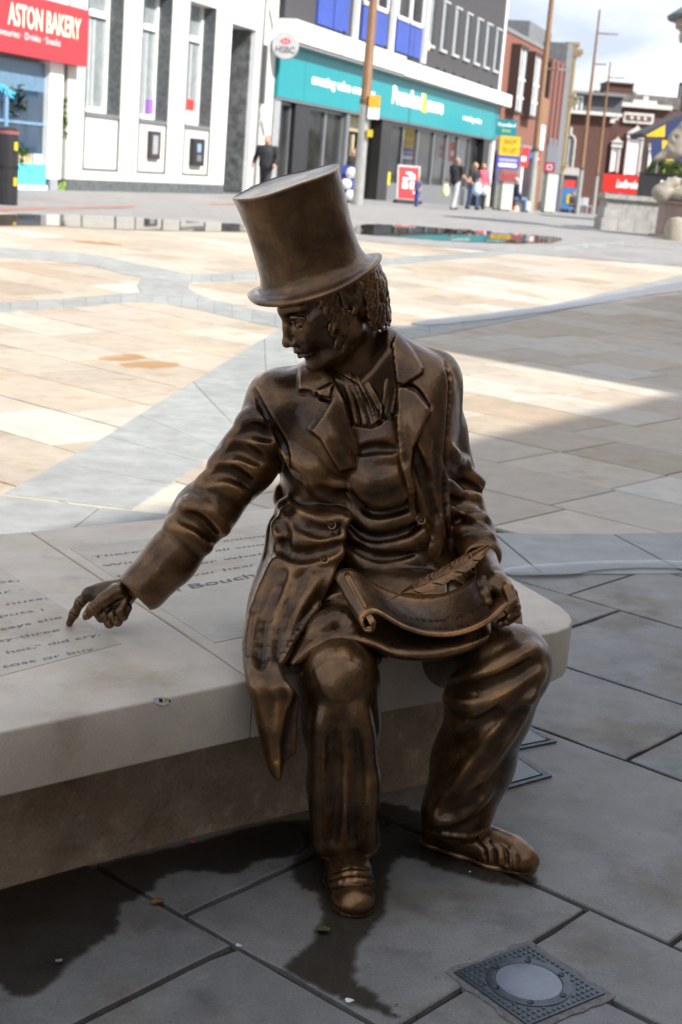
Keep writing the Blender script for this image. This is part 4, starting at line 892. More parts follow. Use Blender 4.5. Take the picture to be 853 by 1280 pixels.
def spire():
    r = thing('church_spire', 'dark stone spire rising behind the striped stall at the right edge', 'spire', far(880, 270, 130)); f = Far(r, 850, 262, 130)
    f.b('tower', mat('dark_spire_stone', (.10, .065, .055), .9, 0, .2, 2), 838, 880, 112, 300, -3, 0)
    k = f.k; a = lambda px, py, d: Vector((f.o.x + (px - f.px) * k, f.o.y - d, f.o.z + (f.py - py) * k))
    MB().lathe([(.9, 0), (.55, 1.8), (.30, 4.2), (.0, 7.5)], Mx(a(850, 113, -1.3), (1, 0, 0)), 8).build('spire_cap', mat('dark_spire_stone', (.10, .065, .055), .9), r)
    f.b('finial', GREYF, 832, 833.5, 118, 150, 0, .1)
spire()
# green crown behind the roofs
def crown(px, py, Y, rad, label, seed):
    c = at(px, py, Y); r = thing('distant_tree', label, 'tree', Vector((c.x, c.y, g(c.x, c.y)))); rr = random.Random(seed); mb = MB()
    for i in range(900):
        d = Vector((rr.gauss(0, 1), rr.gauss(0, 1), rr.gauss(0, .7))).normalized() * rad * rr.uniform(.55, 1) ** .5; p = c + d
        a = Vector((rr.uniform(-1, 1), rr.uniform(-1, 1), rr.uniform(-1, 1))).normalized() * .32; b_ = a.cross(Vector((rr.random(), rr.random(), 1))).normalized() * .2; mb.quad(p - a, p - b_, p + a, p + b_)
    mb.build('crown', mat('tree_green', (.16, .20, .07), .7, 0, .4, 2), r); MB().tube([Vector((c.x, c.y, g(c.x, c.y))), c], [.3, .15], 8).build('trunk', mat('bark', (.08, .06, .04), .9), r)
crown(750, 139, 118, 1.5, 'pale green tree crown showing over the attic roof', 1); crown(788, 139, 122, 1.5, 'green tree crown just right of the brick chimney', 2)
crown(838, 225, 70, 1.1, 'dark green bush behind the striped stall at the right edge', 5)

# ------------------------------------------------------------------ street furniture
BROWNP = mat('varnished_timber_mast', (.20, .105, .05), .5, 0, .15, 4); STEELP = mat('galvanised_sleeve', (.42, .42, .40), .4, .5, .15, 5)
def lamp(px, py, Y, r0, htot, hs, arms, label, sign=False):
    c = at(px, py, Y); c.z = g(c.x, c.y) - .02; r = thing('street_lamp', label, 'street lamp', c, 'tall timber lamp posts along the square')
    MB().tube([c, c + UP * hs], [r0, r0 * .85], 16).build('steel_sleeve', STEELP, r, True); MB().tube([c + UP * hs, c + UP * (hs + .02), c + UP * htot], [r0 * .95, r0 * .9, r0 * .38], 16).build('mast', BROWNP, r, True)
    MB().lathe([(r0 * 1.02, 0), (r0 * 1.02, .12)], Mx(c + UP * hs, (1, 0, 0)), 16).build('collar', mat('dark_collar', (.12, .07, .04), .5), r)
    for h, l in arms:
        o = MB().tube([c + UP * h, c + UP * h + Vector((l, -.1, .0))], [.035, .03], 8).build('arm', mat('arm_brown', (.2, .11, .06), .5), r); 
        q = MB().box(l * .55, l, -.2, .0, -.03, .045, Mx(c + UP * h, (1, 0, 0))).build('lamp_head', mat('lamp_head_grey', (.30, .31, .34), .4, .4), o); q.location = (0, 0, 0)
    return r, c
r, c = lamp(447, 255, 42.5, .165, 11.5, 2.85, [(6.15, .95), (9.5, 1.2)], 'nearest timber lamp post, in front of the store entrance')
MB().box(.1, .42, -.2, -.05, 2.75, 3.1, Mx(c, (1, 0, 0))).build('orange_notice', mat('orange_notice', (.75, .35, .03), .5), r); MB().box(.1, .42, -.2, -.05, 2.45, 2.75, Mx(c, (1, 0, 0))).build('white_notice', WL, r); MB().box(.12, .28, -.2, -.05, 1.95, 2.15, Mx(c, (1, 0, 0))).build('yellow_notice', mat('yellow_board', (.60, .43, .02), .45), r)
r, c = lamp(662, 263, 56, .145, 13, 2.3, [(5.3, .9), (8.0, 1.0)], 'second timber lamp post, beside the seated man')
lamp(721, 268, 74, .12, 9.85, 2.2, [(8.75, 1.0), (7.3, .6)], 'third timber lamp post, its pointed top clear against the sky')
lamp(741, 270, 84, .11, 8.4, 2.2, [(7.6, .9)], 'farthest timber lamp post, before the betting shop')
def bollard():
    c = gnd(8, 256); r = thing('black_bollard', 'fat black bollard with two yellow reflectors at the left edge', 'bollard', c); K_ = mat('black_plastic', (.02, .02, .022), .4)
    MB().lathe([(.19, 0), (.19, 1.22), (.185, 1.27), (.15, 1.30), (.001, 1.31)], Mx(c, (1, 0, 0)), 28).build('body', K_, r, True, True); MB().lathe([(.194, 1.18), (.194, 1.24)], Mx(c, (1, 0, 0)), 28).build('top_band', mat('dull_red_band', (.25, .08, .09), .5), r)
    for z in (.33, .92): MB().box(.13, .185, -.12, -.03, z, z + .14, Mx(c, (1, 0, 0))).build('reflector', mat('yellow_reflector', (.85, .60, .02), .4), r)
    MB().lathe([(.193, .60), (.193, .66)], Mx(c, (1, 0, 0)), 28).build('seam', mat('black_seam', (.008, .008, .008), .6), r)
bollard()
def aboard():
    c = at(510, 247, 50); c.z = g(c.x, c.y); r = thing('poster_board', 'red leaning poster board with white pattern in front of the store windows', 'poster board', c); k = 50 / FPX
    M = Mx(c, (1, .25, 0)) @ Matrix.Rotation(math.radians(-9), 4, 'X') @ Matrix.Rotation(math.radians(0), 4, 'Z')
    MB().box(-.40, .40, -.03, .03, .10, 1.28, M).build('frame', mat('silver_frame', (.5, .5, .5), .4, .4), r); MB().box(-.35, .35, -.038, -.03, .16, 1.22, M).build('poster', mat('red_poster_print', (.50, .03, .04), .4), r)
    rr = random.Random(9)
    for i, (x, z, w_, h_) in enumerate(((-.2, .75, .18, .12), (.02, .80, .2, .2), (-.22, .5, .2, .2), (.05, .5, .17, .24), (-.1, .98, .22, .08), (.18, .33, .1, .1))):
        MB().box(x, x + w_, -.044, -.038, z, z + h_, M).build('white_print', WL, r)
    MB().box(-.45, .45, -.25, .25, .0, .10, M).build('base', mat('black_rubber', (.03, .03, .03), .7), r)
aboard()
def litter_bin(px, py, Y, w_, h, m, name, label, cat):
    c = at(px, py, Y); c.z = g(c.x, c.y); r = thing(name, label, cat, c); M = Mx(c, (1, .3, 0))
    MB().box(-w_ / 2, w_ / 2, -w_ / 2, w_ / 2, .05, h, M).build('body', m, r); MB().box(-w_ / 2 - .02, w_ / 2 + .02, -w_ / 2 - .02, w_ / 2 + .02, h, h + .07, M).build('top', GREYF, r); MB().box(-w_ / 2 + .04, w_ / 2 - .04, -w_ / 2 + .04, w_ / 2 - .04, 0, .05, M).build('foot', BLACK, r)
CREAMB = mat('cream_concrete', (.58, .54, .46), .8)
litter_bin(630, 262, 54, .42, .98, CREAMB, 'concrete_bin', 'cream concrete bin just left of the seated man', 'bin')
litter_bin(620, 262, 55, .3, .95, mat('green_grey_metal', (.18, .20, .19), .5), 'grey_bin', 'narrow grey bin left of the cream concrete bin', 'bin')
litter_bin(684, 267, 66, .5, 1.7, mat('pale_green_cabinet', (.50, .52, .45), .7), 'street_cabinet', 'tall pale cabinet right of the second lamp post', 'cabinet')
# table and chairs outside the far shop
for i, (px, Y) in enumerate(((716, 82), (727, 84), (733, 80))):
    c = at(px, 268, Y); c.z = g(c.x, c.y); r = thing('cafe_chair', ('grey cafe chair beside the blue kiosk', 'grey cafe chair between the two far lamp posts', 'grey cafe chair at the foot of the farthest lamp post')[i], 'chair', c); M = Mx(c, (1, .3 * i, 0)); MG = mat('chair_grey', (.35, .37, .40), .4, .3)
    MB().box(-.2, .2, -.2, .2, .44, .48, M).build('seat', MG, r); MB().box(-.2, .2, .17, .21, .48, .9, M).build('backrest', MG, r)
    for x in (-.18, .18):
        for y in (-.18, .18): MB().box(x - .015, x + .015, y - .015, y + .015, 0, .44, M).build('leg', MG, r)

# stepped stone wall of the fountain
def steps():
    r = thing('stepped_stone_wall', 'three course pale stone base wall left of the fountain', 'wall', gnd(790, 290)); Y = 37.; z0 = g(0, Y); SM = slab_mat('grey_weathered_stone', [(.33, .32, .30), (.38, .37, .35)], .8, .4, 40)
    a = at(751, 288, Y).x; b = at(835, 288, Y).x
    hs = [(-.1, .30, 0.), (.302, .57, .05), (.572, .78, .10), (.782, .90, .02)]
    for i, (h0, h1, ins_) in enumerate(hs):
        n = 3 if i % 2 else 4
        for k in range(n):
            x0 = a + ins_ + (b - a - ins_) * k / n; x1 = a + ins_ + (b - a - ins_) * (k + 1) / n - .008; mb = MB(); mb.box(x0, x1, Y + ins_, Y + 1.2, z0 + h0, z0 + h1); o = mb.build('stone_block', SM, r); set_rnd(o.data, [rs.random()] * len(o.data.polygons))
steps()
for i, (px, pz, w_, lab) in enumerate(((821, 222, .95, 'large black crate on the stepped wall beside the betting shop sign'), (842, 224, .55, 'smaller black crate with a pale lid right of the large black crate'))):
    Y = 38.2; c = at(px, 252, Y); z0 = g(0, Y) + .86; r = thing('black_crate', lab, 'crate', Vector((c.x, Y, z0))); x = c.x
    MB().box(x - w_ / 2, x + w_ / 2, Y - .35, Y + .35, z0, z0 + .60 - .08 * i).build('body', mat('black_crate_plastic', (.02, .02, .024), .5), r)
    MB().box(x - w_ / 2 - .02, x + w_ / 2 + .02, Y - .37, Y + .37, z0 + .60 - .08 * i, z0 + .64 - .08 * i).build('rim', BLACK if i == 0 else mat('pale_lid', (.6, .65, .68), .4), r); MB().box(x - .03, x + .03, Y - .36, Y - .35, z0 + .38, z0 + .48).build('white_tag', WL, r)

def stall():
    Y = 46; c = at(845, 262, Y); r = thing('market_stall', 'market stall with navy and yellow chequered canopy at the right edge', 'market stall', Vector((c.x, Y, g(0, Y)))); k = Y / FPX
    NB = mat('navy_canvas', (.02, .035, .12), .7); YB = mat('yellow_canvas', (.72, .45, .02), .7); DK = mat('stall_dark_edge', (.05, .045, .05), .7)
    def P(px, py, y): return at(px, py, y)
    # sloping roof edge and two rows of panels
    MB().prism([P(804, 166, Y), P(862, 139, Y), P(920, 170, Y), P(918, 176, Y), P(862, 146, Y), P(806, 172, Y)], (0, 2.4, 0)).build('roof', DK, r, fix=True)
    for q, m_ in (([(808, 169), (832, 156), (831, 171), (809, 170.5)], YB), ([(832, 156), (862, 144), (862, 174), (831, 172)], NB), ([(862, 146), (890, 160), (890, 175), (862, 174)], YB)): MB().prism([P(x, y, Y - .02) for x, y in q], (0, .03, 0)).build('gable_panel', m_, r, fix=True)
    MB().prism([P(806, 171, Y), P(892, 176, Y), P(892, 179, Y), P(806, 174, Y)], (0, .1, 0)).build('rail', DK, r, fix=True)
    x = 814
    for i in range(6): MB().prism([P(x, 174.5 + i * .8, Y - .03), P(x + 14, 175.3 + i * .8, Y - .03), P(x + 14, 200 + i * .8, Y - .05), P(x, 199 + i * .8, Y - .05)], (0, .02, 0)).build('valance_panel', (NB, YB)[i % 2], r, fix=True); x += 14
    for px in (822, 895):
        q = at(px, 200, Y + .1); MB().tube([Vector((q.x, q.y, g(0, Y))), Vector((q.x, q.y, q.z + .8))], .035, 8).build('pole', GREYF, r)
        MB().tube([Vector((q.x, q.y + 2.2, g(0, Y))), Vector((q.x, q.y + 2.2, q.z + .8))], .035, 8).build('pole', GREYF, r)
stall()

def fountain():
    Y = 34.6; cx_ = at(872, 290, Y).x; z0 = g(0, Y) - .02; r = thing('stone_fountain', 'ornate pale stone fountain with carved figures on a pink granite base at the right edge', 'fountain', Vector((cx_, Y, z0)))
    k = Y / FPX; CSN = slab_mat('carved_pale_stone', [(.34, .30, .235), (.31, .275, .22)], .75, .5, 30); PG = slab_mat('pink_granite', [(.25, .17, .145), (.29, .20, .17)], .45, .15, 120)
    M = Mx((cx_, Y, z0), (1, 0, 0))
    o = MB().lathe([(1.16, 0), (1.16, .07), (1.0, .1), (.98, .78), (1.04, .82), (1.04, .88)], M @ Matrix.Rotation(.39, 4, 'Z'), 8).build('base', PG, r); set_rnd(o.data, [.4] * len(o.data.polygons))
    F = Field((cx_ - 1.5, Y - 1.3, z0 + .6), (cx_ + 1.5, Y + 1.3, z0 + 5.2), .035); V0 = Vector((cx_, Y, z0))
    w = lambda x, z, y=0.: (cx_ + x, Y + y, z0 + z)
    F.ell(w(0, 1.0), (1.0, .95, .28), k=0); F.cap(w(0, 1.0), w(0, 2.6), .55, .42, .2); F.cap(w(0, 2.6), w(0, 3.9), .36, .46, .2)
    for sx in (-1, 1):
        F.chain([w(sx * .2, 2.75, -.3), w(sx * .62, 2.45, -.4), w(sx * .84, 2.05, -.4), w(sx * 1.25, 1.80, -.42)], [.24, .24, .20, .07], .12)      # dolphin head and snout
        F.ell(w(sx * .80, 2.25, -.42), (.25, .22, .26), k=.06); F.chain([w(sx * .5, 2.6, -.3), w(sx * .6, 2.95, -.25), w(sx * .35, 3.2, -.2)], [.16, .11, .07], .08); F.ell(w(sx * .93, 2.3, -.60), (.06, .05, .06), k=.01, op='s'); F.chain([w(sx * .75, 1.3, -.3), w(sx * .95, 1.2, -.35), w(sx * 1.0, 1.02, -.35), w(sx * .88, .98, -.35)], [.14, .12, .09, .05], .03)
        F.chain([w(sx * .95, 2.0, -.55), w(sx * 1.05, 2.12, -.5)], [.06, .05], .03); F.cap(w(sx * .95, 1.0, -.3), w(sx * 1.05, 1.05, -.3), .22, .2, .08)
    F.build('carved_body', CSN, r).data; set_rnd(bpy.context.scene.objects[-1].data if False else [o for o in r.children if o.name.startswith('carved_body')][0].data, [.5] * len([o for o in r.children if o.name.startswith('carved_body')][0].data.polygons))
    o = MB().lathe([(.50, 3.7), (.62, 3.95), (.72, 4.2), (.86, 4.35), (.82, 4.42), (1.0, 4.70), (1.10, 4.75), (1.12, 4.92)], M, 28).build('capital', CSN, r, True, True); set_rnd(o.data, [.6] * len(o.data.polygons))
    MB().lathe([(1.30, 4.92), (1.32, 4.99), (1.02, 5.2), (.55, 5.45), (.3, 5.6), (.001, 5.65)], M, 28).build('lead_dome', mat('lead_grey', (.13, .15, .16), .6, .3, .3, 6), r, True, True)
    for i in range(14):
        a = 2 * math.pi * i / 14; MB().lathe([(.05, 4.45), (.075, 4.54), (.05, 4.66)], Mx((cx_ + .95 * math.cos(a), Y + .95 * math.sin(a), z0), (1, 0, 0)), 8).build('carved_boss', mat('bright_carved_stone', (.52, .47, .39), .75), r, True)
    o = MB().lathe([(.30, 0), (.28, .35), (.2, .5), (.001, .55)], Mx((at(846, 292, Y - 1.6).x, Y - 1.6, z0), (1, 0, 0)), 16).build('kerb_stone', CSN, r, True, True); set_rnd(o.data, [.4] * len(o.data.polygons))
fountain()

# ------------------------------------------------------------------ people in the distance: one continuous body each, clothes and hair as children
SKIN = mat('skin', (.48, .26, .18), .6, 0, .1)
def person(label, px, py, Y, H_, face, top, legs, hair, pose='stand', group=None, stride=.12, arms=(.1, .1), long=False, sleeves=True, bulk=1.0):
    c = at(px, py, Y); c.z = g(c.x, c.y); r = thing('person', label, 'person', c, group); s = H_ / 1.75; b = bulk
    ca, sa = math.cos(face), math.sin(face)
    def W(x, y, z): return (c.x + (x * ca - y * sa) * s, c.y + (x * sa + y * ca) * s, c.z + z * s)       # x right, y forward
    def fld(h): return Field((c.x - .75 * s, c.y - .75 * s, c.z - .02), (c.x + .75 * s, c.y + .75 * s, c.z + 1.85 * s), h)
    sit = pose == 'sit'; hz = .52 if sit else .93; dz = 0 if not sit else -.41
    hips = [W(-.09, 0, hz), W(.09, 0, hz)]; chest = W(0, 0, 1.32 + dz); neck = W(0, .01, 1.48 + dz); head = W(0, .03, 1.63 + dz)
    if sit: kn = [W(-.12, .42, .50), W(.12, .42, .50)]; an = [W(-.12, .40, .08), W(.12, .46, .08)]
    else: kn = [W(-.09, .05 + stride * .5, .50), W(.09, .03 - stride * .5, .50)]; an = [W(-.09, stride, .08), W(.09, -stride, .08)]
    sh_ = [W(-.18 * b, 0, 1.42 + dz), W(.18 * b, 0, 1.42 + dz)]
    el = [W(-.24 * b, -.02 + arms[0] * .4, 1.14 + dz), W(.24 * b, -.02 + arms[1] * .4, 1.14 + dz)]; ha = [W(-.24 * b, .05 + arms[0] * 1.6, .90 + dz + arms[0] * .5), W(.24 * b, .05 + arms[1] * 1.6, .90 + dz + arms[1] * .5)]
    F = fld(.02)
    F.ell(head, (.085 * s, .1 * s, .12 * s), k=0); F.cap(neck, head, .055 * s, .05 * s, .03); F.cap(W(0, .12, 1.62 + dz), W(0, .13, 1.60 + dz), .02 * s, .02 * s, .03)
    F.cap(chest, W(0, 0, hz + .05), .13 * s, .12 * s, .05)
    for i in (0, 1):
        F.chain([sh_[i], el[i], ha[i]], [.05 * s, .042 * s, .032 * s], .03); F.ell(ha[i], (.045 * s, .045 * s, .07 * s), k=.02)
        F.chain([hips[i], kn[i], an[i]], [.08 * s, .055 * s, .04 * s], .03)
    F.build('body', SKIN, r)
    F = fld(.02); F.cap(W(0, 0, 1.30 + dz), W(0, 0, hz + .06), .165 * s * b, .155 * s * b, 0); F.cap(sh_[0], sh_[1], .075 * s, .075 * s, .06)
    for i in (0, 1):
        if sleeves: F.chain([sh_[i], el[i], [ha[i][q] * .85 + el[i][q] * .15 for q in range(3)]], [.07 * s, .06 * s, .05 * s], .04)
        else: F.cap(sh_[i], [sh_[i][q] * .4 + el[i][q] * .6 for q in range(3)], .072 * s, .068 * s, .04)
    F.build('jacket' if sleeves else 'shirt', mat('cloth_%s' % (top,), top, .8), r)
    F = fld(.02)
    for i in (0, 1): F.chain([hips[i], kn[i], an[i]], [.108 * s, .082 * s, .066 * s], .03)
    F.build('trousers', mat('cloth_%s' % (legs,), legs, .8), r)
    for i in (0, 1):
        f2 = W(-.1 if i == 0 else .1, 0, 0); a = an[i]; mb = MB(); hd = Vector((-sa, ca, 0)) * s; q = Vector(a); q.z = c.z + .045 * s; mb.tube([q - hd * .06, q + hd * .08, q + hd * .17], [.05 * s, .048 * s, .03 * s], 8); mb.build('shoe', mat('dark_shoe', (.03, .03, .035), .5), r, True)
    F = fld(.018); F.ell(W(0, -.012, 1.665 + dz), (.094 * s, .108 * s, .105 * s), k=0)
    if long: F.cap(W(0, -.07, 1.62 + dz), W(0, -.09, 1.44 + dz), .075 * s, .06 * s, .04)
    F.ell(W(0, .115, 1.60 + dz), (.075 * s, .085 * s, .10 * s), k=.01, op='s'); F.build('hair', mat('hair_%s' % (hair,), hair, .6), r)
    return r, W
PI = math.pi
person('man in a black jacket walking past the white bank wall', 331, 240, 38, 1.66, PI * .9, (.018, .018, .022), (.03, .03, .035), (.20, .12, .08), stride=.1, arms=(.12, .1), bulk=1.35)
person('woman in a dark coat behind the nearest lamp post', 438, 250, 45, 1.62, PI * .75, (.05, .04, .04), (.04, .04, .06), (.06, .035, .02), stride=.05)
person('big man in a black T-shirt and grey trousers walking past the windows', 567, 257, 46.5, 1.60, PI * 1.75, (.015, .016, .022), (.42, .42, .44), (.30, .20, .15), sleeves=False, stride=.16, arms=(.15, .18), bulk=1.25)
person('blonde woman in a black top and jeans beside the pink clad woman', 590, 257, 49, 1.52, PI * 1.2, (.02, .02, .025), (.05, .08, .16), (.45, .30, .14), sleeves=False, stride=.18, long=True)
person('woman in a pink top carrying pale bags, behind the blonde woman', 600, 258, 51, 1.55, PI * 1.1, (.60, .10, .16), (.02, .02, .025), (.30, .14, .08), stride=.08, long=True)
person('small child in white and blue beside the red poster board', 521, 253, 46.5, .92, PI * .8, (.10, .12, .26), (.06, .08, .30), (.20, .10, .05), stride=.08, sleeves=False)
person('grey haired man in a navy jacket seated near the second lamp post', 642, 263, 55, 1.62, PI * 1.62, (.03, .045, .10), (.10, .18, .34), (.42, .38, .35), pose='sit')
person('dark clothed person sitting outside the far shop', 714, 268, 80, 1.5, PI * 1.2, (.03, .03, .04), (.05, .05, .07), (.05, .04, .03), pose='sit')
def box_thing(name, label, cat, px, py, Y, parts):
    c = at(px, py, Y); c.z = g(c.x, c.y); r = thing(name, label, cat, c)
    for nm, m_, x0, x1, y0, y1, z0, z1 in parts: MB().box(x0, x1, y0, y1, z0, z1, Mx(c, (1, .2, 0))).build(nm, m_, r)
box_thing('low_stone_block', 'low pale stone block under the seated man by the lamp post', 'stone block', 643, 263, 55.3, [('block', CREAMB, -.55, .55, -.22, .22, .0, .42), ('top', mat('red_seat_side', (.3, .05, .04), .6), -.5, -.05, -.235, -.22, .05, .38)])
def bag(label, px, py, Y, m, w_=.34, h=.42):
    c = at(px, py, Y); r = thing('shopping_bag', label, 'bag', c); M = Mx(c, (1, .1, 0)); F = Field((c.x - .4, c.y - .3, c.z - .4), (c.x + .4, c.y + .3, c.z + .4), .02)
    F.ell(c, (w_ / 2, .11, h / 2), k=0); F.ell(c - Vector((0, 0, h * .2)), (w_ / 2 * 1.05, .13, h / 3), k=.05); F.build('sack', m, r); MB().tube([c + Vector((-.08, 0, h * .42)), c + Vector((-.05, 0, h * .62)), c + Vector((.05, 0, h * .62)), c + Vector((.08, 0, h * .42))], .012, 6).build('handle', m, r)
PALEB = mat('pale_blue_bag', (.42, .55, .66), .6); WHB = mat('white_bag', (.75, .76, .78), .5)
bag('pale blue shopping bag carried between the two women', 597, 236, 48.6, PALEB, .30, .42); bag('white shopping bag at the right hand of the pink clad woman', 607, 238, 50.5, WHB, .26, .30); bag('white and yellow bag held by the man in the black T-shirt', 557, 238, 46.2, mat('yellow_white_bag', (.7, .68, .4), .5), .22, .40)
c = at(436, 228, 44.4); r = thing('net_of_balls', 'blue net bag with white footballs behind the nearest lamp post', 'ball bag', c)
for dx, dz_ in ((.06, .28), (-.07, -.05), (.08, -.38)): MB().lathe([(.001, -.17), (.10, -.14), (.16, -.06), (.17, 0), (.16, .06), (.10, .14), (.001, .17)], Mx(c + Vector((dx, -.1, dz_)), (1, 0, 0)), 16).build('ball', WHB, r, True)
MB().box(-.24, .24, -.0, .1, -.6, .5, Mx(c, (1, 0, 0))).build('blue_backing', mat('deep_blue_plastic', (.04, .06, .32), .5), r)
# ------------------------------------------------------------------ sculpture helpers
def _emboss(s, poly, h, w=2.5, Y0=-9, Y1=9, smooth=False, grow=0.):
    if smooth: poly = smooth_poly(poly)
    x0, y0, st, G = poly_sdf_grid(poly, 12, 1.)
    P = np.array(poly); Ya, Yb = max(Y0, s.lo[1]), min(Y1, s.lo[1] + s.n[1] * s.h)
    pts = np.array([tuple(at(p[0], p[1], y)) for p in P for y in (Ya, Yb)])
    lo = pts.min(0) - .02; hi = pts.max(0) + .02; lo[1] = Ya; hi[1] = Yb
    sl, X = s.region(lo, hi)
    px, py, c = s.project(X)
    u = np.clip((px - x0) / st, 0, G.shape[0] - 1.001); v = np.clip((py - y0) / st, 0, G.shape[1] - 1.001)
    i = u.astype(int); j = v.astype(int); fu = u - i; fv = v - j
    d2 = G[i, j] * (1 - fu) * (1 - fv) + G[i + 1, j] * fu * (1 - fv) + G[i, j + 1] * (1 - fu) * fv + G[i + 1, j + 1] * fu * fv
    m = np.clip(-d2 / w + .5, 0, 1); s.D[sl] -= (h * m * m * (3 - 2 * m)).astype(np.float32); return s
Field.emboss = _emboss
def lin(xs, ys): return lambda px, py: np.interp(py, xs, ys)
def frame(f, u):
    u = Vector(u).normalized(); f = Vector(f); f = (f - u * f.dot(u)).normalized(); l = u.cross(f); return f, l, u
def bronze_mat():
    m = bpy.data.materials.new('patinated_bronze'); m.use_nodes = True; t = m.node_tree; b = t.nodes['Principled BSDF']; n = t.nodes.new; k = t.links.new
    geo = n('ShaderNodeNewGeometry')
    nz = n('ShaderNodeTexNoise'); nz.inputs['Scale'].default_value = 9; nz.inputs['Detail'].default_value = 8; nz.inputs['Roughness'].default_value = .65
    k(geo.outputs['Position'], nz.inputs['Vector'])
    r = n('ShaderNodeValToRGB'); e = r.color_ramp.elements
    e[0].position = .32; e[0].color = (.036, .019, .011, 1); e[1].position = .70; e[1].color = (.20, .102, .036, 1)
    q = r.color_ramp.elements.new(.5); q.color = (.100, .052, .021, 1)
    k(nz.outputs[0], r.inputs[0])
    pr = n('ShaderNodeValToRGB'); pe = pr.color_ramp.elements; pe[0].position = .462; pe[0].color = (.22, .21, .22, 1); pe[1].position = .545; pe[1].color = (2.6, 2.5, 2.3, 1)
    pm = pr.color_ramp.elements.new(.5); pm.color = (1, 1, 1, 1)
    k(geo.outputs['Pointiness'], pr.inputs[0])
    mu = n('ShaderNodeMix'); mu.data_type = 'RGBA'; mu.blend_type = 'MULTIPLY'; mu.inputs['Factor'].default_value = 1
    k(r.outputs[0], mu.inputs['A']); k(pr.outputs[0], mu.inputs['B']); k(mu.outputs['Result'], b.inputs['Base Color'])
    b.inputs['Metallic'].default_value = .82
    n2 = n('ShaderNodeTexNoise'); n2.inputs['Scale'].default_value = 26; n2.inputs['Detail'].default_value = 6; k(geo.outputs['Position'], n2.inputs['Vector'])
    mr = n('ShaderNodeMapRange'); mr.inputs['From Min'].default_value = .3; mr.inputs['From Max'].default_value = .7; mr.inputs['To Min'].default_value = .24; mr.inputs['To Max'].default_value = .42
    k(n2.outputs[0], mr.inputs[0]); k(mr.outputs[0], b.inputs['Roughness'])
    b.inputs['Coat Weight'].default_value = .42; b.inputs['Coat Roughness'].default_value = .16
    n3 = n('ShaderNodeTexNoise'); n3.inputs['Scale'].default_value = 55; n3.inputs['Detail'].default_value = 7; n3.inputs['Roughness'].default_value = .6; k(geo.outputs['Position'], n3.inputs['Vector'])
    bp = n('ShaderNodeBump'); bp.inputs['Strength'].default_value = .28; bp.inputs['Distance'].default_value = .006
    k(n3.outputs[0], bp.inputs['Height']); k(bp.outputs[0], b.inputs['Normal'])
    return m
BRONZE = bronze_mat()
rnd = random.Random(7)

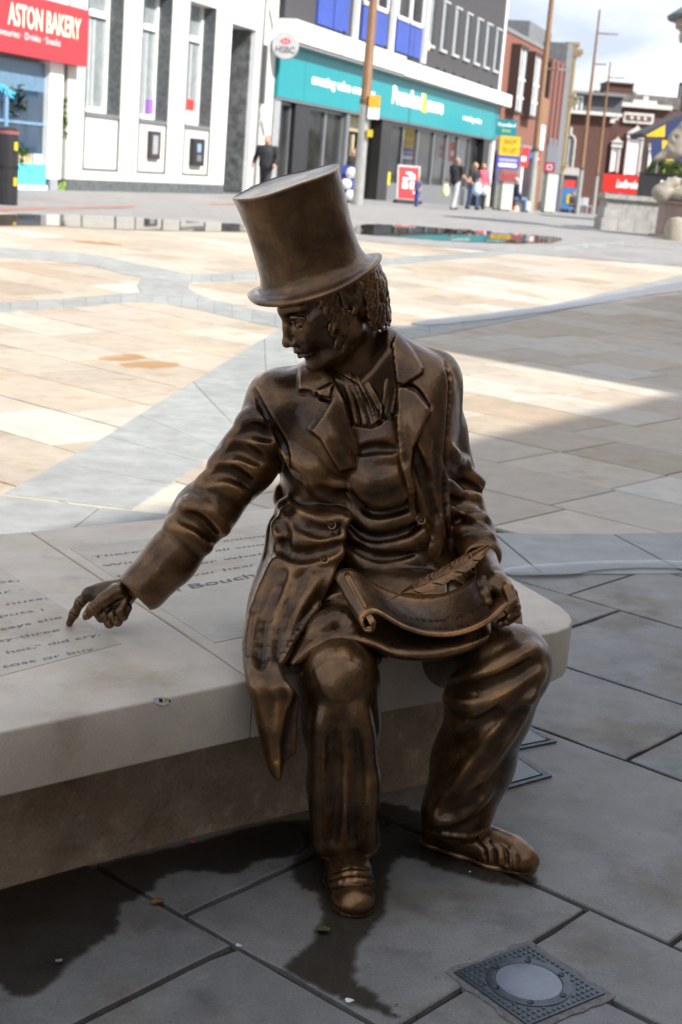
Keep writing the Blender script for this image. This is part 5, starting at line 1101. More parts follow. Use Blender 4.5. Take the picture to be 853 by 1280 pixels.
# ------------------------------------------------------------------ the seated bronze man
def statue():
    root = thing('bronze_statue', 'seated bronze man in a tall top hat and long coat pointing at the bench', 'statue', (.15, 3.0, 0))
    K = BRONZE
    # ---- coat
    F = Field((-.50, 2.70, .19), (.43, 3.44, 1.16), .0035)
    Yc = lin([400, 480, 600, 700, 800], [3.28, 3.26, 3.25, 3.24, 3.22])
    body = [(478, 406), (515, 424), (545, 442), (563, 460), (574, 500), (573, 560), (577, 640), (572, 720), (556, 775), (470, 792), (385, 780), (338, 745),
            (340, 690), (350, 640), (352, 596), (346, 560), (326, 520), (325, 490), (343, 471), (372, 456), (392, 446), (412, 448), (440, 462)]
    F.drape(body, Yc, .105, .085, k=0)
    F.ell(at(405, 560, 3.22), (.075, .10, .15), k=.06); F.ell(at(525, 545, 3.22), (.062, .105, .13), k=.06)
    F.ell(at(345, 500, 3.235), (.065, .075, .07), k=.04); F.ell(at(548, 475, 3.27), (.05, .075, .062), k=.04)
    F.ell(at(460, 700, 3.2), (.14, .11, .12), k=.06)
    # right arm of the man (picture left)
    A = [at(350, 512, 3.225), at(308, 578, 3.20), at(262, 636, 3.15), at(214, 698, 3.10), at(181, 733, 3.075)]
    F.chain(A, [.074, .068, .061, .056, .057], k=.03)
    F.cap(at(250, 640, 3.16), at(240, 655, 3.15), .062, .06, .02)
    # left arm
    B = [at(543, 480, 3.28), at(556, 540, 3.30), at(573, 612, 3.30), at(592, 668, 3.20), at(602, 694, 3.13)]
    F.chain(B, [.056, .050, .050, .047, .047], k=.02)
    # skirt, picture left, falling over the bench edge
    Ys = lin([620, 700, 770, 820, 860, 1000], [3.17, 3.13, 3.00, 2.86, 2.785, 2.765])
    sk = [(352, 640), (336, 690), (316, 740), (307, 800), (309, 835), (322, 885), (335, 930), (346, 970), (354, 977), (372, 958), (384, 948), (386, 905), (388, 868), (372, 838),
          (374, 815), (400, 790), (430, 750), (445, 700), (440, 640)]
    F.drape(sk, Ys, .040, .045, k=.03)
    F.drape([(352, 640), (334, 700), (318, 760), (316, 812), (360, 812), (400, 775), (440, 720), (440, 640)], lin([620, 700, 770, 820], [3.17, 3.12, 3.02, 2.93]), .085, .06, k=.05)
    # skirt, picture right, beside the left hip
    F.drape([(548, 640), (600, 668), (622, 700), (640, 748), (668, 775), (676, 796), (640, 800), (560, 760)], lin([640, 720, 800], [3.28, 3.22, 3.12]), .05, .04, k=.02)
    # front opening
    op = [(437, 440), (420, 452), (410, 462), (430, 500), (437, 528), (449, 560), (449, 582), (438, 598), (441, 628), (441, 642), (430, 656), (428, 672), (425, 700), (416, 726), (398, 760),
          (370, 800), (350, 836), (363, 856), (400, 850), (470, 830), (560, 820), (640, 810), (600, 745), (545, 716), (537, 712), (541, 692), (543, 676), (532, 656), (517, 642), (512, 600), (503, 572), (498, 520), (496, 470), (492, 430), (478, 404), (450, 400)]
    F.drape(op, lin([400, 600, 760, 860], [3.06, 3.06, 2.98, 2.72]), .115, .003, k=.004, op='s', edge=.113, smooth=False)
    # cuff openings
    F.cap(at(184, 729, 3.077), at(150, 766, 3.05), .040, .043, .008, 's')
    F.cap(at(601, 697, 3.12), at(614, 730, 3.04), .034, .040, .008, 's')
    # sleeve folds
    for p in ([(302, 532), (320, 524), (338, 528)], [(286, 556), (310, 548), (336, 560)], [(268, 582), (290, 575), (320, 590)], [(252, 606), (276, 602), (306, 622)], [(232, 632), (254, 640), (280, 662)], [(215, 655), (236, 664), (258, 684)]):
        F.fold(p, .017, .0035, .024)
    for p in ([(294, 546), (316, 538), (340, 545)], [(276, 570), (300, 562), (325, 575)], [(258, 596), (284, 590), (312, 604)], [(224, 646), (246, 652), (270, 674)]):
        F.crease(p, .010, .0028, .018)
    for p in ([(578, 586), (592, 600), (606, 606)], [(556, 600), (575, 618), (598, 622)], [(562, 636), (585, 640), (608, 650)], [(572, 664), (592, 660), (614, 672)], [(562, 560), (572, 575), (583, 580)]):
        F.fold(p, .013, .008, .014)
    for p in ([(560, 590), (578, 604), (602, 614)], [(560, 622), (580, 632), (604, 636)], [(566, 652), (588, 650), (612, 660)]):
        F.crease(p, .008, .007, .010)
        # waist folds and skirt gathers
    for p in ([(352, 612), (356, 632), (372, 650), (400, 655), (432, 650)], [(345, 655), (362, 672), (395, 678), (426, 668)], [(340, 700), (365, 712), (392, 702), (424, 690)],
              [(360, 560), (378, 580), (400, 590)], [(404, 540), (418, 570), (440, 590)], [(392, 600), (415, 612), (440, 606)],
              [(345, 705), (325, 760), (317, 822), (326, 860)], [(368, 715), (345, 765), (337, 830), (346, 862)], [(395, 722), (362, 772), (352, 822)],
              [(316, 830), (330, 880), (342, 930), (350, 968)], [(362, 860), (360, 900), (352, 950)]):
        F.fold(p, .016, .005, .022)
    for p in ([(354, 628), (366, 645), (400, 664), (430, 660)], [(346, 680), (370, 694), (400, 690), (424, 682)], [(355, 715), (334, 770), (327, 830)], [(382, 722), (353, 772), (345, 818)], [(340, 645), (352, 660), (358, 690)], [(356, 868), (358, 905), (346, 950)], [(400, 612), (420, 622), (438, 620)]):
        F.crease(p, .010, .0065, .016)
    F.emboss([(360, 846), (370, 866), (360, 892), (352, 930), (354, 985), (376, 975), (392, 955), (396, 868), (380, 838)], -.024, 5, 2.6, 2.9)
    # right chest panel folds
    for p in ([(522, 520), (530, 560), (548, 600), (552, 650)], [(512, 585), (526, 612), (536, 650)], [(540, 610), (552, 640), (545, 690)]):
        F.fold(p, .014, .007, .018)
    for p in ([(518, 560), (534, 610), (546, 650)], [(545, 560), (552, 600), (556, 640)]):
        F.crease(p, .009, .005, .014)
    F.blur(2)
    F.emboss([(374, 455), (385, 450), (402, 458), (418, 474), (412, 498), (386, 492), (373, 489)], .009, 2, 3.0, 3.30)
    F.emboss([(386, 493), (413, 497), (400, 515), (384, 536), (400, 548), (425, 590), (446, 584), (449, 560), (437, 528), (430, 500), (418, 478)], .008, 2, 3.0, 3.25)
    F.emboss([(497, 414), (516, 437), (529, 459), (528, 466), (506, 481), (496, 478), (490, 430)], .010, 2, 3.0, 3.30)
    F.emboss([(506, 483), (520, 490), (539, 513), (530, 530), (517, 560), (513, 600), (520, 645), (535, 660), (512, 640), (500, 572), (497, 520), (497, 484)], .008, 2, 3.0, 3.25)
    F.crease([(507, 482), (521, 489), (539, 513)], .004, .006); F.crease([(386, 537), (398, 521), (412, 499)], .004, .006)
    F.crease([(374, 490), (390, 493), (412, 499)], .005, .006)
    F.crease([(318, 487), (328, 510), (345, 538), (357, 562), (361, 585)], .006, .008)
    F.crease([(557, 452), (563, 480), (560, 530), (556, 590), (558, 640), (562, 690)], .005, .006)
    F.fold([(449, 560), (449, 582), (438, 598), (441, 628), (441, 642), (430, 656), (428, 672)], .007, .004, .006)
    F.fold([(498, 520), (503, 572), (512, 600), (517, 642), (532, 656), (543, 676)], .007, .004, .006)
    F.fold([(425, 712), (404, 750), (376, 786), (352, 826)], .006, .004, .006)
    hits = {q: F.hit(*q) for q in ((415, 656), (406, 699), (527, 650))}
    F.build('coat', K, root)
    for q, h_ in hits.items():
        n = -h_[1]; M = Mx(Vector(h_[0]) + Vector(n) * .004, (0, 0, 1), n)
        MB().lathe([(.0095, -.006), (.0105, .002), (.0095, .0055), (.0078, .0048), (.006, .0030), (.001, .0036)], M, 18).build('button', K, root, True)
    # ---- waistcoat, apron and shirt
    F = Field((-.14, 2.78, .44), (.34, 3.40, 1.14), .0032)
    F.drape([(400, 470), (425, 452), (462, 452), (470, 420), (482, 406), (498, 424), (520, 470), (540, 560), (560, 700), (560, 780), (400, 790), (385, 720), (400, 600)], lin([450, 600, 700, 800], [3.27, 3.26, 3.24, 3.2]), .092, .09, k=0)
    F.ell(at(475, 590, 3.21), (.09, .085, .13), k=.05); F.ell(at(480, 690, 3.19), (.10, .09, .08), k=.05)
    # lap and apron over the thighs
    F.drape([(405, 740), (375, 785), (356, 822), (360, 836), (372, 836), (400, 815), (432, 806), (465, 812), (495, 824), (545, 826), (600, 812), (625, 790), (600, 750), (560, 720), (480, 705), (430, 715)],
            lambda px, py: np.interp(py, [700, 760, 830], [3.14, 3.02, 2.86]) + .00 * px, .048, .03, k=.05)
    for p in ([(440, 602), (470, 624), (500, 618), (512, 606)], [(432, 632), (462, 655), (500, 650), (520, 640)], [(430, 660), (465, 688), (505, 680), (530, 664)], [(428, 690), (470, 704), (520, 704)],
              [(446, 590), (470, 604), (498, 596)]):
        F.fold(p, .016, .0048, .024)
    for p in ([(436, 612), (465, 640), (505, 634), (515, 622)], [(430, 646), (462, 672), (505, 666), (528, 652)], [(430, 676), (470, 696), (520, 692)], [(444, 566), (470, 560), (496, 562)]):
        F.crease(p, .012, .0045, .018)
    F.blur(2)
    # apron bib edge, shirt and scarf pleats
    F.emboss([(428, 528), (438, 532), (452, 533), (464, 535), (476, 530), (487, 522), (499, 515), (520, 600), (560, 700), (560, 760), (400, 760), (400, 600)], .008, 2, 3.0, 3.3)
    F.emboss([(420, 456), (444, 458), (458, 470), (478, 505), (480, 520), (470, 528), (462, 505), (448, 480), (430, 470)], .006, 2, 3.0, 3.4)
    def strip(path, w_):
        L_ = smooth_line(path, 4); up, dn = [], []
        for i in range(len(L_)):
            t = L_[min(i + 1, len(L_) - 1)] - L_[max(i - 1, 0)]; t = t / np.hypot(*t); n_ = np.array((-t[1], t[0])) * w_ / 2; up.append(tuple(L_[i] + n_)); dn.append(tuple(L_[i] - n_))
        return up + dn[::-1]
    for p in ([(414, 462), (427, 496), (434, 530)], [(424, 460), (438, 498), (445, 531)], [(434, 464), (449, 500), (456, 532)], [(444, 470), (459, 505), (467, 531)],
              [(474, 420), (482, 450), (483, 490), (477, 527)], [(483, 415), (491, 445), (492, 485), (486, 523)], [(491, 412), (500, 440), (500, 480), (495, 517)]):
        F.emboss(strip(p, 8.4), .0065, 4, 3.0, 3.4)
    F.emboss([(452, 462), (464, 470), (476, 500), (478, 524), (468, 506), (456, 482)], .004, 2.5, 3.0, 3.4)
    F.fold([(366, 838), (400, 816), (432, 806), (465, 812)], .005, .003, .004)
    F.fold([(392, 790), (420, 776), (446, 782)], .02, .006, .025)
    hits = [F.hit(*q) for q in ((458.5, 488), (421, 462))]
    F.build('waistcoat_and_apron', K, root)
    for h_ in hits[:1]:
        MB().lathe([(.0052, -.003), (.0055, .002), (.0045, .0034), (.001, .003)], Mx(h_[0], (0, 0, 1), -h_[1]), 14).build('shirt_button', K, root, True)
    # ---- trousers
    F = Field((-.10, 2.70, .05), (.53, 3.40, .64), .0033)
    RK = at(424, 850, 2.865); LK = at(633, 834, 2.93)
    F.cap(at(425, 790, 3.22), RK, .088, .075, 0); F.cap(at(540, 800, 3.25), LK, .10, .086, .05)
    F.cap(at(440, 800, 3.25), at(545, 800, 3.25), .1, .1, .05)
    F.chain([RK, at(427, 905, 2.865), at(430, 980, 2.885), at(431, 1046, 2.905)], [.075, .073, .070, .078], .05)
    F.chain([LK, at(612, 885, 2.955), at(592, 950, 2.985), at(571, 1016, 3.01)], [.086, .087, .086, .082], .04)
    F.ell(at(655, 826, 2.94), (.045, .06, .055), k=.04)
    # trouser bottoms: hollow, flat cut
    for c_, u_ in ((at(432, 1052, 2.905), (0, 0, 1)),):
        F.cap(c_, c_ - Vector((0, 0, .1)), .062, .07, .004, 's')
    F.cap(at(568, 1030, 3.01), at(562, 1075, 3.02), .062, .07, .004, 's')
    for p in ([(446, 880), (455, 960), (458, 1060)], [(404, 890), (402, 960), (406, 1060)], [(430, 960), (432, 1010), (428, 1064)],
              
              [(668, 812), (640, 830), (600, 850), (566, 858)], [(674, 840), (640, 868), (596, 880), (560, 872)], [(664, 868), (628, 915), (590, 965), (548, 1008)], [(606, 985), (575, 1008), (545, 1022)]):
        F.fold(p, .017, .0042, .026)
    for p in ([(418, 920), (420, 990), (416, 1050)], [(444, 920), (446, 1000), (444, 1050)], [(672, 826), (640, 848), (596, 862), (560, 862)], [(672, 852), (636, 884), (590, 915), (556, 935)],
              [(662, 884), (630, 922), (592, 975), (552, 1012)], [(606, 990), (582, 1010), (550, 1022)]):
        F.crease(p, .011, .0045, .02)
    F.blur(3)
    # worn knee patch
    F.emboss([(392, 838), (402, 866), (414, 876), (436, 876), (450, 866), (458, 840), (440, 826), (408, 826)], .0015, 5, 2.6, 2.95)
    F.fold([(390, 1066), (410, 1074), (436, 1077), (462, 1068), (474, 1056)], .006, .004, .005); F.fold([(528, 1036), (560, 1043), (590, 1044), (612, 1034)], .006, .004, .005)
    F.build('trousers', K, root)
    # ---- shoes
    for heel, toe, wf, wr, dr in ((gnd(426, 1058), gnd(441, 1149), 1.12, ([(412, 1094), (440, 1087), (468, 1090)], [(410, 1103), (440, 1096), (472, 1099)], [(411, 1112), (440, 1105), (474, 1108)]), ([(413, 1099), (440, 1091), (470, 1095)], [(411, 1107), (440, 1100), (473, 1104)])),
                                  (gnd(526, 1050), gnd(671, 1092), 1.0, ([(596, 1050), (606, 1060), (608, 1074)], [(610, 1050), (619, 1062), (620, 1080)], [(624, 1056), (632, 1066), (634, 1082)]), ([(603, 1050), (613, 1062), (614, 1078)], [(617, 1053), (626, 1064), (627, 1080)], [(638, 1062), (644, 1070), (645, 1084)]))):
        f_, l_, u_ = frame(toe - heel, (0, 0, 1)); L0 = max((toe - heel).length, .275); heel = toe - f_ * L0
        W = lambda x, y, z: heel + f_ * x + l_ * (y * wf) + u_ * z
        c0 = W(L0 / 2, 0, 0); S = Field((c0.x - .21, c0.y - .21, -.004), (c0.x + .21, c0.y + .21, .17), .0024)
        def ch(F_, pts, rr_, k): F_.chain([W(*p) for p in pts], [r_ * (.5 + .5 * wf) for r_ in rr_], k)
        ch(S, [(.035, 0, .033), (.10, 0, .030), (.18, .002, .028), (.225, .004, .024), (L0 - .034, .004, .021)], [.033, .034, .041, .038, .028], .03)
        ch(S, [(.045, 0, .058), (.11, 0, .058), (.16, 0, .042)], [.035, .034, .024], .03); ch(S, [(.06, 0, .08), (.07, 0, .14)], [.038, .042], .03)
        S.ell(W(L0 - .046, .004, .022), (.044, .040 * wf, .023), M=[list(f_), list(l_), list(u_)], k=.02); S.blur(2)
        for p in wr: S.crease(p, .0032, .0011, .006)
        for p in dr: S.fold(p, .005, .0006, .007)
        X = S.region((-9, -9, -9), (9, 9, 9))[1]; S.D = np.maximum(S.D, .011 - X[2]).astype(np.float32)
        Q = Field(S.lo, S.lo + (S.n - 1) * S.h, S.h); Q.D = np.full_like(S.D, .2)
        ch(Q, [(.035, 0, .0), (.10, 0, .0), (.18, .003, .0), (L0 - .044, .004, .0)], [.037, .035, .047, .042], .03)
        Q.D = np.maximum(Q.D, np.maximum(X[2] - .0125, .0015 - X[2])).astype(np.float32); S.D = np.minimum(S.D, Q.D)
        S.build('shoe', K, root)
    # ---- head, neck and hands: one continuous figure with a core hidden under the clothes
    sc = 1.10
    f_, l_, u_ = frame((-.83, -.44, -.60), (-.50, -.17, .85)); R3 = np.array([list(f_), list(l_), list(u_)]); HC = at(405, 372, 3.20)
    S = Field((-.15, -.13, -.24), (.145, .13, .14), .0021)
    S.ell((-.012, 0, .035), (.096, .076, .085), k=0); S.ell((.034, 0, -.025), (.056, .060, .080), k=.02)
    for y in (-1, 1):
        S.chain([(-.012, y * .060, -.035), (-.002, y * .055, -.074), (.04, y * .036, -.098), (.078, y * .008, -.108)], [.014, .015, .015, .013], .022)
        S.cap((.060, y * .040, -.022), (.02, y * .062, -.010), .017, .013, .022)
        S.cap((.080, y * .030, -.040), (.050, y * .038, -.062), .010, .014, .02)
        S.cap((.088, y * .006, .022), (.068, y * .046, .020), .011, .010, .012)
        S.ell((.094, y * .031, -.001), (.020, .021, .0135), k=.010, op='s')
        S.ell((.0705, y * .031, -.002), (.0155, .0165, .0140), k=.002)
        S.chain([(.080, y * .013, -.002), (.0875, y * .023, .0065), (.0855, y * .036, .0065), (.073, y * .048, -.002)], [.003, .0038, .0038, .003], .002)
        S.chain([(.081, y * .015, -.006), (.0845, y * .028, -.0125), (.080, y * .039, -.0115), (.073, y * .047, -.004)], [.002, .003, .003, .002], .003)
        S.chain([(.083, y * .018, -.016), (.078, y * .034, -.020)], [.003, .003], .006, 's')
        S.cap((.086, y * .012, -.028), (.083, y * .020, -.056), .013, .013, .015); S.ell((.101, y * .012, -.045), (.013, .0075, .008), k=.010); S.ell((.104, y * .007, -.0525), (.004, .003, .0025), k=.002, op='s')
        S.chain([(-.004, y * .078, -.020), (-.008, y * .082, .012), (-.020, y * .092, .030), (-.038, y * .094, .028), (-.045, y * .092, .006), (-.034, y * .086, -.020), (-.014, y * .080, -.036)], [.006, .005, .006, .0065, .0065, .006, .0075], .004)
        S.ell((-.026, y * .080, .002), (.020, .010, .032), k=.006); S.ell((-.024, y * .094, .004), (.011, .009, .017), k=.004, op='s')
    S.chain([(.091, 0, .012), (.099, 0, -.012), (.112, 0, -.034)], [.0075, .007, .0082], .010); S.ell((.113, 0, -.040), (.0105, .0092, .0085), k=.008)
    S.ell((.080, 0, -.068), (.021, .027, .020), k=.015); S.ell((.083, 0, -.104), (.017, .018, .014), k=.015)
    for y in (-1, 1):
        S.chain([(.104, 0, -.0635), (.099, y * .012, -.063), (.085, y * .024, -.0755)], [.0045, .0042, .0025], .005)
        S.chain([(.101, 0, -.0765), (.097, y * .011, -.0765), (.086, y * .020, -.0775)], [.0052, .0046, .0025], .005)
        S.chain([(.109, 0, -.0700), (.102, y * .013, -.0705), (.087, y * .025, -.0785)], [.0022, .0022, .002], .002, 's')
    S.cap((.102, -.012, -.0895), (.102, .012, -.0895), .007, .007, .006, 's')
    inv = lambda P: (R3 @ (np.array(P) - np.array(HC))) / sc
    nb = inv(at(462, 474, 3.26)); nt_ = np.array((-.022, 0, -.03))
    S.cap(nt_, nb, .056, .056, .03); S.cap((.055, 0, -.088), (nb + np.array((.045, 0, .03))), .016, .03, .03)
    V1, F1 = S.mesh(); V1 = (V1 * sc) @ R3 + np.array(HC)
    # hand pointing at the lettering
    S = Field((-.64, 2.93, .42), (-.38, 3.17, .62), .0018)
    S.chain([at(188, 726, 3.085), at(168, 733, 3.08), at(150, 741, 3.075)], [.029, .026, .027], 0)
    S.chain([at(150, 741, 3.075), at(132, 742, 3.072), at(120, 742, 3.07)], [.028, .024, .018], .02)
    S.cap(at(150, 752, 3.07), at(136, 752, 3.062), .024, .022, .02)
    S.chain([at(122, 740, 3.072), at(112, 742, 3.068), at(101, 752, 3.066), at(93, 767, 3.068), at(87, 779, 3.071)], [.0145, .0125, .0112, .0098, .0080], .010)
    S.ell(at(110, 741, 3.064), (.011, .011, .010), k=.008)
    S.chain([at(146, 740, 3.046), at(130, 750, 3.030), at(117, 760, 3.026), at(109, 769, 3.028)], [.018, .015, .0125, .0105], .010)
    S.ell(at(107, 771, 3.0175), (.0075, .003, .009), k=.001)
    for (a, b, c, d) in (((128, 748, 3.058), (120, 762, 3.055), (127, 772, 3.05), (138, 766, 3.048)), ((140, 750, 3.05), (131, 768, 3.043), (137, 779, 3.042), (147, 770, 3.045)), ((151, 750, 3.052), (141, 768, 3.035), (147, 777, 3.036), (155, 766, 3.045)), ((158, 748, 3.055), (150, 764, 3.034), (154, 770, 3.036), (160, 760, 3.045))):
        S.chain([at(*a), at(*b), at(*c), at(*d)], [.0125, .0125, .0115, .010], .0025)
    S.crease([(127, 758), (134, 768), (134, 778)], .002, .003, .002); S.crease([(137, 756), (143, 766), (144, 776)], .002, .003, .002)
    for q in ([(96, 750), (101, 756), (105, 758)], [(88, 766), (93, 769), (97, 770)], [(114, 757), (119, 763)]): S.crease(q, .0015, .0015, .002)
    V2, F2 = S.mesh()
    # hand holding the scroll
    at0 = at
    def hh(px, py, Y): return at0(px, py, Y - .055 * min(1, max(0, (py - 700) / 30)))
    S = Field((.26, 2.80, .50), (.46, 3.16, .72), .0018)
    S.chain([hh(604, 694, 3.12), hh(610, 710, 3.06), hh(617, 724, 3.01)], [.030, .027, .028], 0)
    S.chain([hh(614, 722, 3.01), hh(622, 730, 2.985), hh(630, 736, 2.97)], [.024, .022, .018], .015)
    S.chain([hh(606, 716, 3.02), hh(604, 730, 2.99), hh(607, 742, 2.965), hh(611, 752, 2.955)], [.017, .0145, .012, .0105], .008)
    for (a, b, c, d) in (((622, 722, 2.985), (635, 735, 2.955), (641, 752, 2.935), (634, 762, 2.93)), ((630, 727, 2.995), (640, 742, 2.965), (645, 759, 2.945), (637, 770, 2.94)), ((632, 735, 3.00), (642, 750, 2.975), (645, 767, 2.955), (634, 777, 2.95)), ((628, 742, 3.0), (638, 760, 2.985), (638, 773, 2.965), (626, 779, 2.955))):
        S.chain([hh(*a), hh(*b), hh(*c), hh(*d)], [.0135, .012, .0108, .0095], .003)
    V3, F3 = S.mesh()
    core = MB(); core.tube([at(455, 480, 3.27), at(470, 620, 3.27), at(485, 770, 3.27)], [.05, .08, .08], 12)
    core.tube([at(455, 470, 3.27), at(360, 512, 3.235), at(262, 636, 3.15), at(175, 735, 3.08)], [.05, .045, .035, .02], 10)
    core.tube([at(455, 470, 3.27), at(540, 490, 3.28), at(573, 612, 3.29), at(606, 700, 3.10)], [.05, .035, .03, .02], 10)
    core.tube([at(470, 790, 3.25), RK, at(431, 1060, 2.905), gnd(432, 1090) + Vector((0, .02, .05))], [.07, .05, .04, .025], 10)
    core.tube([at(500, 790, 3.25), LK, at(568, 1030, 3.01), gnd(560, 1050) + Vector((0, 0, .05))], [.07, .05, .04, .025], 10)
    bm = bmesh.new(); vs = [bm.verts.new(v) for v in core.v]
    for f in core.f: bm.faces.new([vs[i] for i in f])
    bmesh.ops.triangulate(bm, faces=bm.faces[:]); bm.verts.index_update()
    VC = np.array([tuple(v.co) for v in bm.verts]); FC = np.array([[v.index for v in f.verts] + [-1] for f in bm.faces]); bm.free()
    V = [V1, V2, V3]; Fs = [F1, F2 + len(V1), F3 + len(V1) + len(V2)]; Fq = np.concatenate(Fs); V = np.concatenate(V + [VC]); tri = FC[:, :3] + len(V1) + len(V2) + len(V3)
    me = bpy.data.meshes.new('figure'); me.vertices.add(len(V)); me.vertices.foreach_set('co', V.astype(np.float32).ravel())
    li = np.concatenate([Fq.ravel(), tri.ravel()]).astype(np.int32); ls = np.concatenate([np.arange(0, Fq.size, 4), Fq.size + np.arange(0, tri.size, 3)]).astype(np.int32)
    me.loops.add(len(li)); me.loops.foreach_set('vertex_index', li); me.polygons.add(len(ls)); me.polygons.foreach_set('loop_start', ls)
    me.update(calc_edges=True); me.validate(); me.materials.append(K); me.shade_smooth()
    link(bpy.data.objects.new('figure', me), root)
    # ---- hair and side whiskers
    S = Field((-.17, -.13, -.14), (.10, .13, .12), .0021)
    S.ell((-.036, 0, .006), (.082, .086, .070), k=0); S.ell((-.072, 0, -.028), (.050, .068, .056), k=.02)
    for y in (-1, 1): S.ell((.016, y * .064, -.028), (.019, .014, .050), k=.01); S.ell((-.056, y * .040, -.034), (.034, .036, .050), k=.02)
    rr = random.Random(3)
    for i in range(620):
        if i < 430:
            th = rr.uniform(math.radians(95), math.radians(265)); z = rr.uniform(-.085, .040)
            rad = .090 if z > -.03 else .086 - (-.03 - z) * .35
            p = np.array((-.035 + rad * math.cos(th) * 1.02, rad * .98 * math.sin(th), z))
            nrm = np.array((math.cos(th), math.sin(th), 0))
        else:
            y = 1 if i % 4 else -1; z = rr.uniform(-.080, .035); x = rr.uniform(.0, .034) - max(0, z) * .1 + .002
            p = np.array((x, y * (.066 + .006 * (z > -.03) - max(0, -.03 - z) * .22), z)); nrm = np.array((.15, y, 0.))
        tg = np.cross(nrm, (0, 0, 1.)); ph = rr.uniform(0, 6.28); R_ = rr.uniform(.004, .008); q = []; sl_ = rr.uniform(-.3, .3)
        for j in range(7):
            a = ph + j * .95; q.append(p + tg * (math.sin(a) * R_ + sl_ * .006 * j) + nrm * (.0025 + .0018 * math.cos(a) - .0006 * j) + np.array((0, 0, .012 - .0062 * j)))
        S.chain(q, [.0030, .0042, .0046, .0044, .0040, .0034, .002], .0022)
    [S.ell((-.024, y * .105, -.002), (.020, .034, .030), k=.006, op='s') for y in (-1, 1)]
    [S.ell((-.026, y * .080, -.002), (.014, .02, .024), k=.002, op='s') for y in (-1, 1)]
    S.ell((.12, 0, -.03), (.085, .10, .11), k=.004, op='s')
    hb0 = at(394, 349, 3.2); axh = np.array(Vector((-.352, -.125, .92)).normalized()); X = S.region((-1, -1, -1), (1, 1, 1))[1]
    al = R3 @ axh; c0 = float(axh @ (np.array(HC) - np.array(hb0)))
    S.D = np.maximum(S.D, (X[0] * al[0] + X[1] * al[1] + X[2] * al[2]) * sc + c0 + .004).astype(np.float32)
    V, Fa = S.mesh(); np_mesh('hair', (V * sc) @ R3 + np.array(HC), Fa, K, root)
    # ---- top hat
    ax = Vector((-.352, -.125, .92)).normalized(); hb = at(394, 349, 3.2)
    M = Mx(hb, (1, 0, 0), ax); prof = [(.100, -.006), (.128, -.012), (.1500, -.009), (.1545, -.0045), (.1550, .000), (.150, .0035), (.138, .006), (.1270, .013), (.1190, .026), (.1145, .05), (.1130, .09), (.1135, .13), (.1155, .17), (.1180, .198), (.1200, .2120), (.1212, .2180), (.1185, .2215), (.112, .2195), (.06, .218), (.001, .2185)]
    seg = 96; v = []; f = []
    pr2 = smooth_line(prof, 4); pr2 = [(float(p[0]), float(p[1])) for p in pr2]
    for r_, h in pr2:
        for k_ in range(seg):
            a = 2 * math.pi * k_ / seg
            wob = 1 + .008 * math.sin(3 * a + h * 9) + .006 * math.sin(5 * a - h * 31) + .004 * math.sin(9 * a + h * 50)
            dz = .008 * math.cos(2 * a) * max(0, (r_ - .125) / .03) if h < .02 else .0016 * math.sin(4 * a) * min(1, r_ / .11) ** 3
            v.append(M @ Vector((r_ * wob * math.cos(a), r_ * wob * math.sin(a), h + dz)))
    for i in range(len(pr2) - 1):
        for k_ in range(seg):
            k2 = (k_ + 1) % seg; q = i * seg; f.append((q + k_, q + k2, q + seg + k2, q + seg + k_))
    f.append(tuple(seg - 1 - k_ for k_ in range(seg))); q = (len(pr2) - 1) * seg; f.append(tuple(q + k_ for k_ in range(seg)))
    mesh_obj('top_hat', v, f, K, root, True)
    # ---- scroll
    front = smooth_line([(463, 781), (468, 777), (466, 787), (457, 787), (453, 777), (458, 768), (470, 765), (484, 772), (503, 783), (530, 792), (560, 794), (588, 788), (612, 776), (630, 760), (640, 754), (648, 757), (648, 766), (640, 768), (638, 762)], 5)
    nF = len(front); V = []; Fc = []; nv = 14
    for j in range(nv):
        t = j / (nv - 1)
        for i, p in enumerate(front):
            s_ = i / (nF - 1); Yf = 2.815 + .075 * s_
            sh = np.array((-33 + 4 * s_, -62 + 26 * s_)) * t; bulge = 4 * math.sin(math.pi * t) * math.sin(math.pi * s_)
            V.append(at(p[0] + sh[0], p[1] + sh[1] + bulge, Yf + .125 * t))
    for j in range(nv - 1):
        for i in range(nF - 1):
            q = j * nF + i; Fc.append((q, q + nF, q + nF + 1, q + 1))
    o = mesh_obj('scroll', V, Fc, K, root, True)
    md = o.modifiers.new('thickness', 'SOLIDIFY'); md.thickness = .0065; md.offset = 0
    edge = MB(); edge.tube([V[i] for i in range(nF)], .0042, 8); edge.build('scroll_rim', K, o, True, True)
    for c in o.children: c.location = (0, 0, 0)
    sp = lambda px, py, Y: at(px, py, Y)
    tm = mat('engraved_dark_line', (.012, .008, .006), .7, .3)
    def SV(u, t):
        x = min(max(u, 0), .9999) * (nF - 1); y = min(max(t, 0), .9999) * (nv - 1); i, j = int(x), int(y); fx, fy = x - i, y - j
        return (V[j * nF + i] * (1 - fx) + V[j * nF + i + 1] * fx) * (1 - fy) + (V[(j + 1) * nF + i] * (1 - fx) + V[(j + 1) * nF + i + 1] * fx) * fy
    for body, u0, u1, t0, sz in (('my Perfect, now', .66, .47, .20, .017), ('Herd of wonders thy', .70, .42, .46, .018)):      # the sitter reads it, so it stands on its head for us
        n = len(body)
        for i, ch in enumerate(body):
            if ch == ' ': continue
            u = u0 + (u1 - u0) * i / (n - 1); P = SV(u, t0); xd = (SV(u - .01, t0) - SV(u + .01, t0)).normalized(); yd = (SV(u, t0) - SV(u, t0 + .1)).normalized()
            nn = xd.cross(yd).normalized(); nn = nn if nn.z > 0 else -nn
            text(ch, P + nn * .0046, xd, yd, sz, tm, o, 'lettering', bold=.015)
    for c in o.children: c.location = (0, 0, 0)
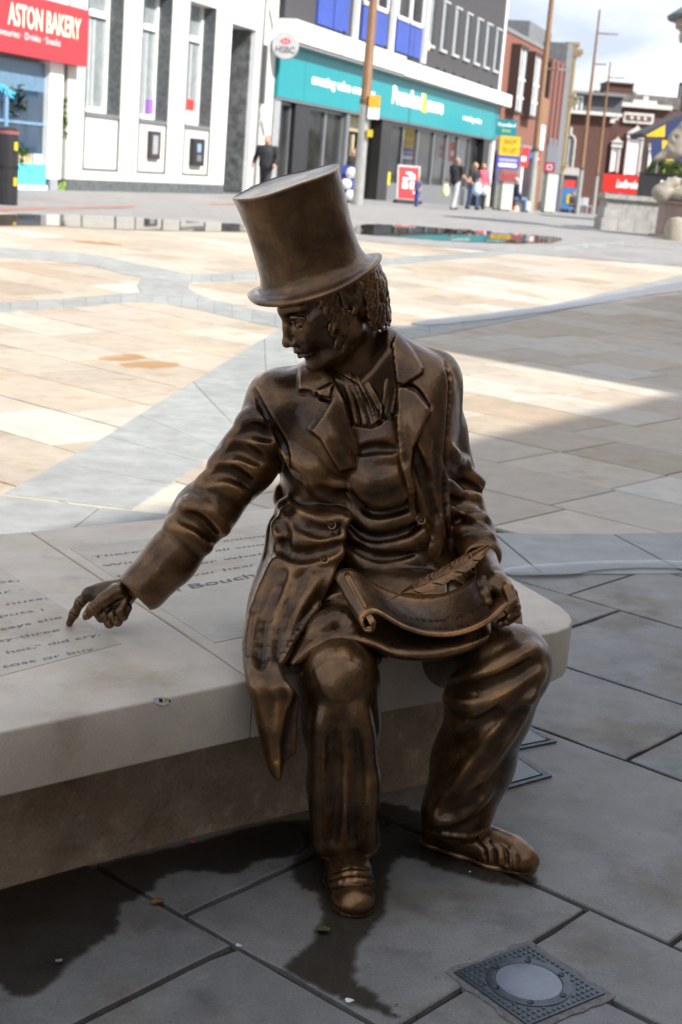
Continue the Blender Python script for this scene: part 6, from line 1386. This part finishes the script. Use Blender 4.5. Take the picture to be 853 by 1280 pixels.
    # ---- quill
    sh_ = [at(484, 750, 2.88), at(505, 741, 2.885), at(530, 731, 2.895), at(560, 716, 2.915), at(590, 698, 2.94), at(612, 682, 2.96)]
    q = thing_child = MB(); q.tube(sh_, [.0022, .003, .0034, .003, .0024, .001], 8); shaft = q.build('quill', K, root, True, True)
    b = MB(); Ls = smooth_line([tuple(p) for p in sh_], 16); rq = random.Random(5)
    gaps_lo = (22, 36, 50, 62); 
    vw = Vector((-.1, -.75, .65)).normalized()
    for i in range(14, len(Ls) - 1):
        p = Vector(Ls[i]); t = (Vector(Ls[i + 1]) - Vector(Ls[i - 1])).normalized(); side = t.cross(vw).normalized(); s_ = i / len(Ls)
        wd = .0185 * min(1, (s_ - .14) * 6) * (1 - max(0, s_ - .7) / .3 * .85)
        for sg in (-1, 1):
            wl = wd * (1.05 if sg > 0 else .95) * rq.uniform(.88, 1.03)
            if any(0 <= i - g_ < 2 for g_ in gaps_lo): wl *= .55
            e = p + side * sg * wl + t * wl * .95; m_ = p + side * sg * wl * .5 + t * wl * .30 + vw * .0025
            b.tube([p, m_, e], [.0017, .0023, .0011], 5)
    vn = b.build('vane', K, shaft, True, True); vn.location = (0, 0, 0)
    web = MB(); up = []; dn = []
    for i in range(14, len(Ls) - 1):
        p = Vector(Ls[i]); t = (Vector(Ls[i + 1]) - Vector(Ls[i - 1])).normalized(); side = t.cross(vw).normalized(); s_ = i / len(Ls)
        wd = .017 * min(1, (s_ - .14) * 6) * (1 - max(0, s_ - .7) / .3 * .85)
        up.append(p + side * wd + t * wd * .9 - vw * .001); dn.append(p - side * wd + t * wd * .9 - vw * .001)
    vv = up + [Vector(Ls[i]) - vw * .001 for i in range(14, len(Ls) - 1)] + dn; n_ = len(up); ff = []
    for i in range(n_ - 1): ff += [(i, i + 1, n_ + i + 1, n_ + i), (n_ + i, n_ + i + 1, 2 * n_ + i + 1, 2 * n_ + i)]
    wo = mesh_obj('vane_web', vv, ff, K, shaft); wo.location = (0, 0, 0); md = wo.modifiers.new('t', 'SOLIDIFY'); md.thickness = .002
    return root
statue()
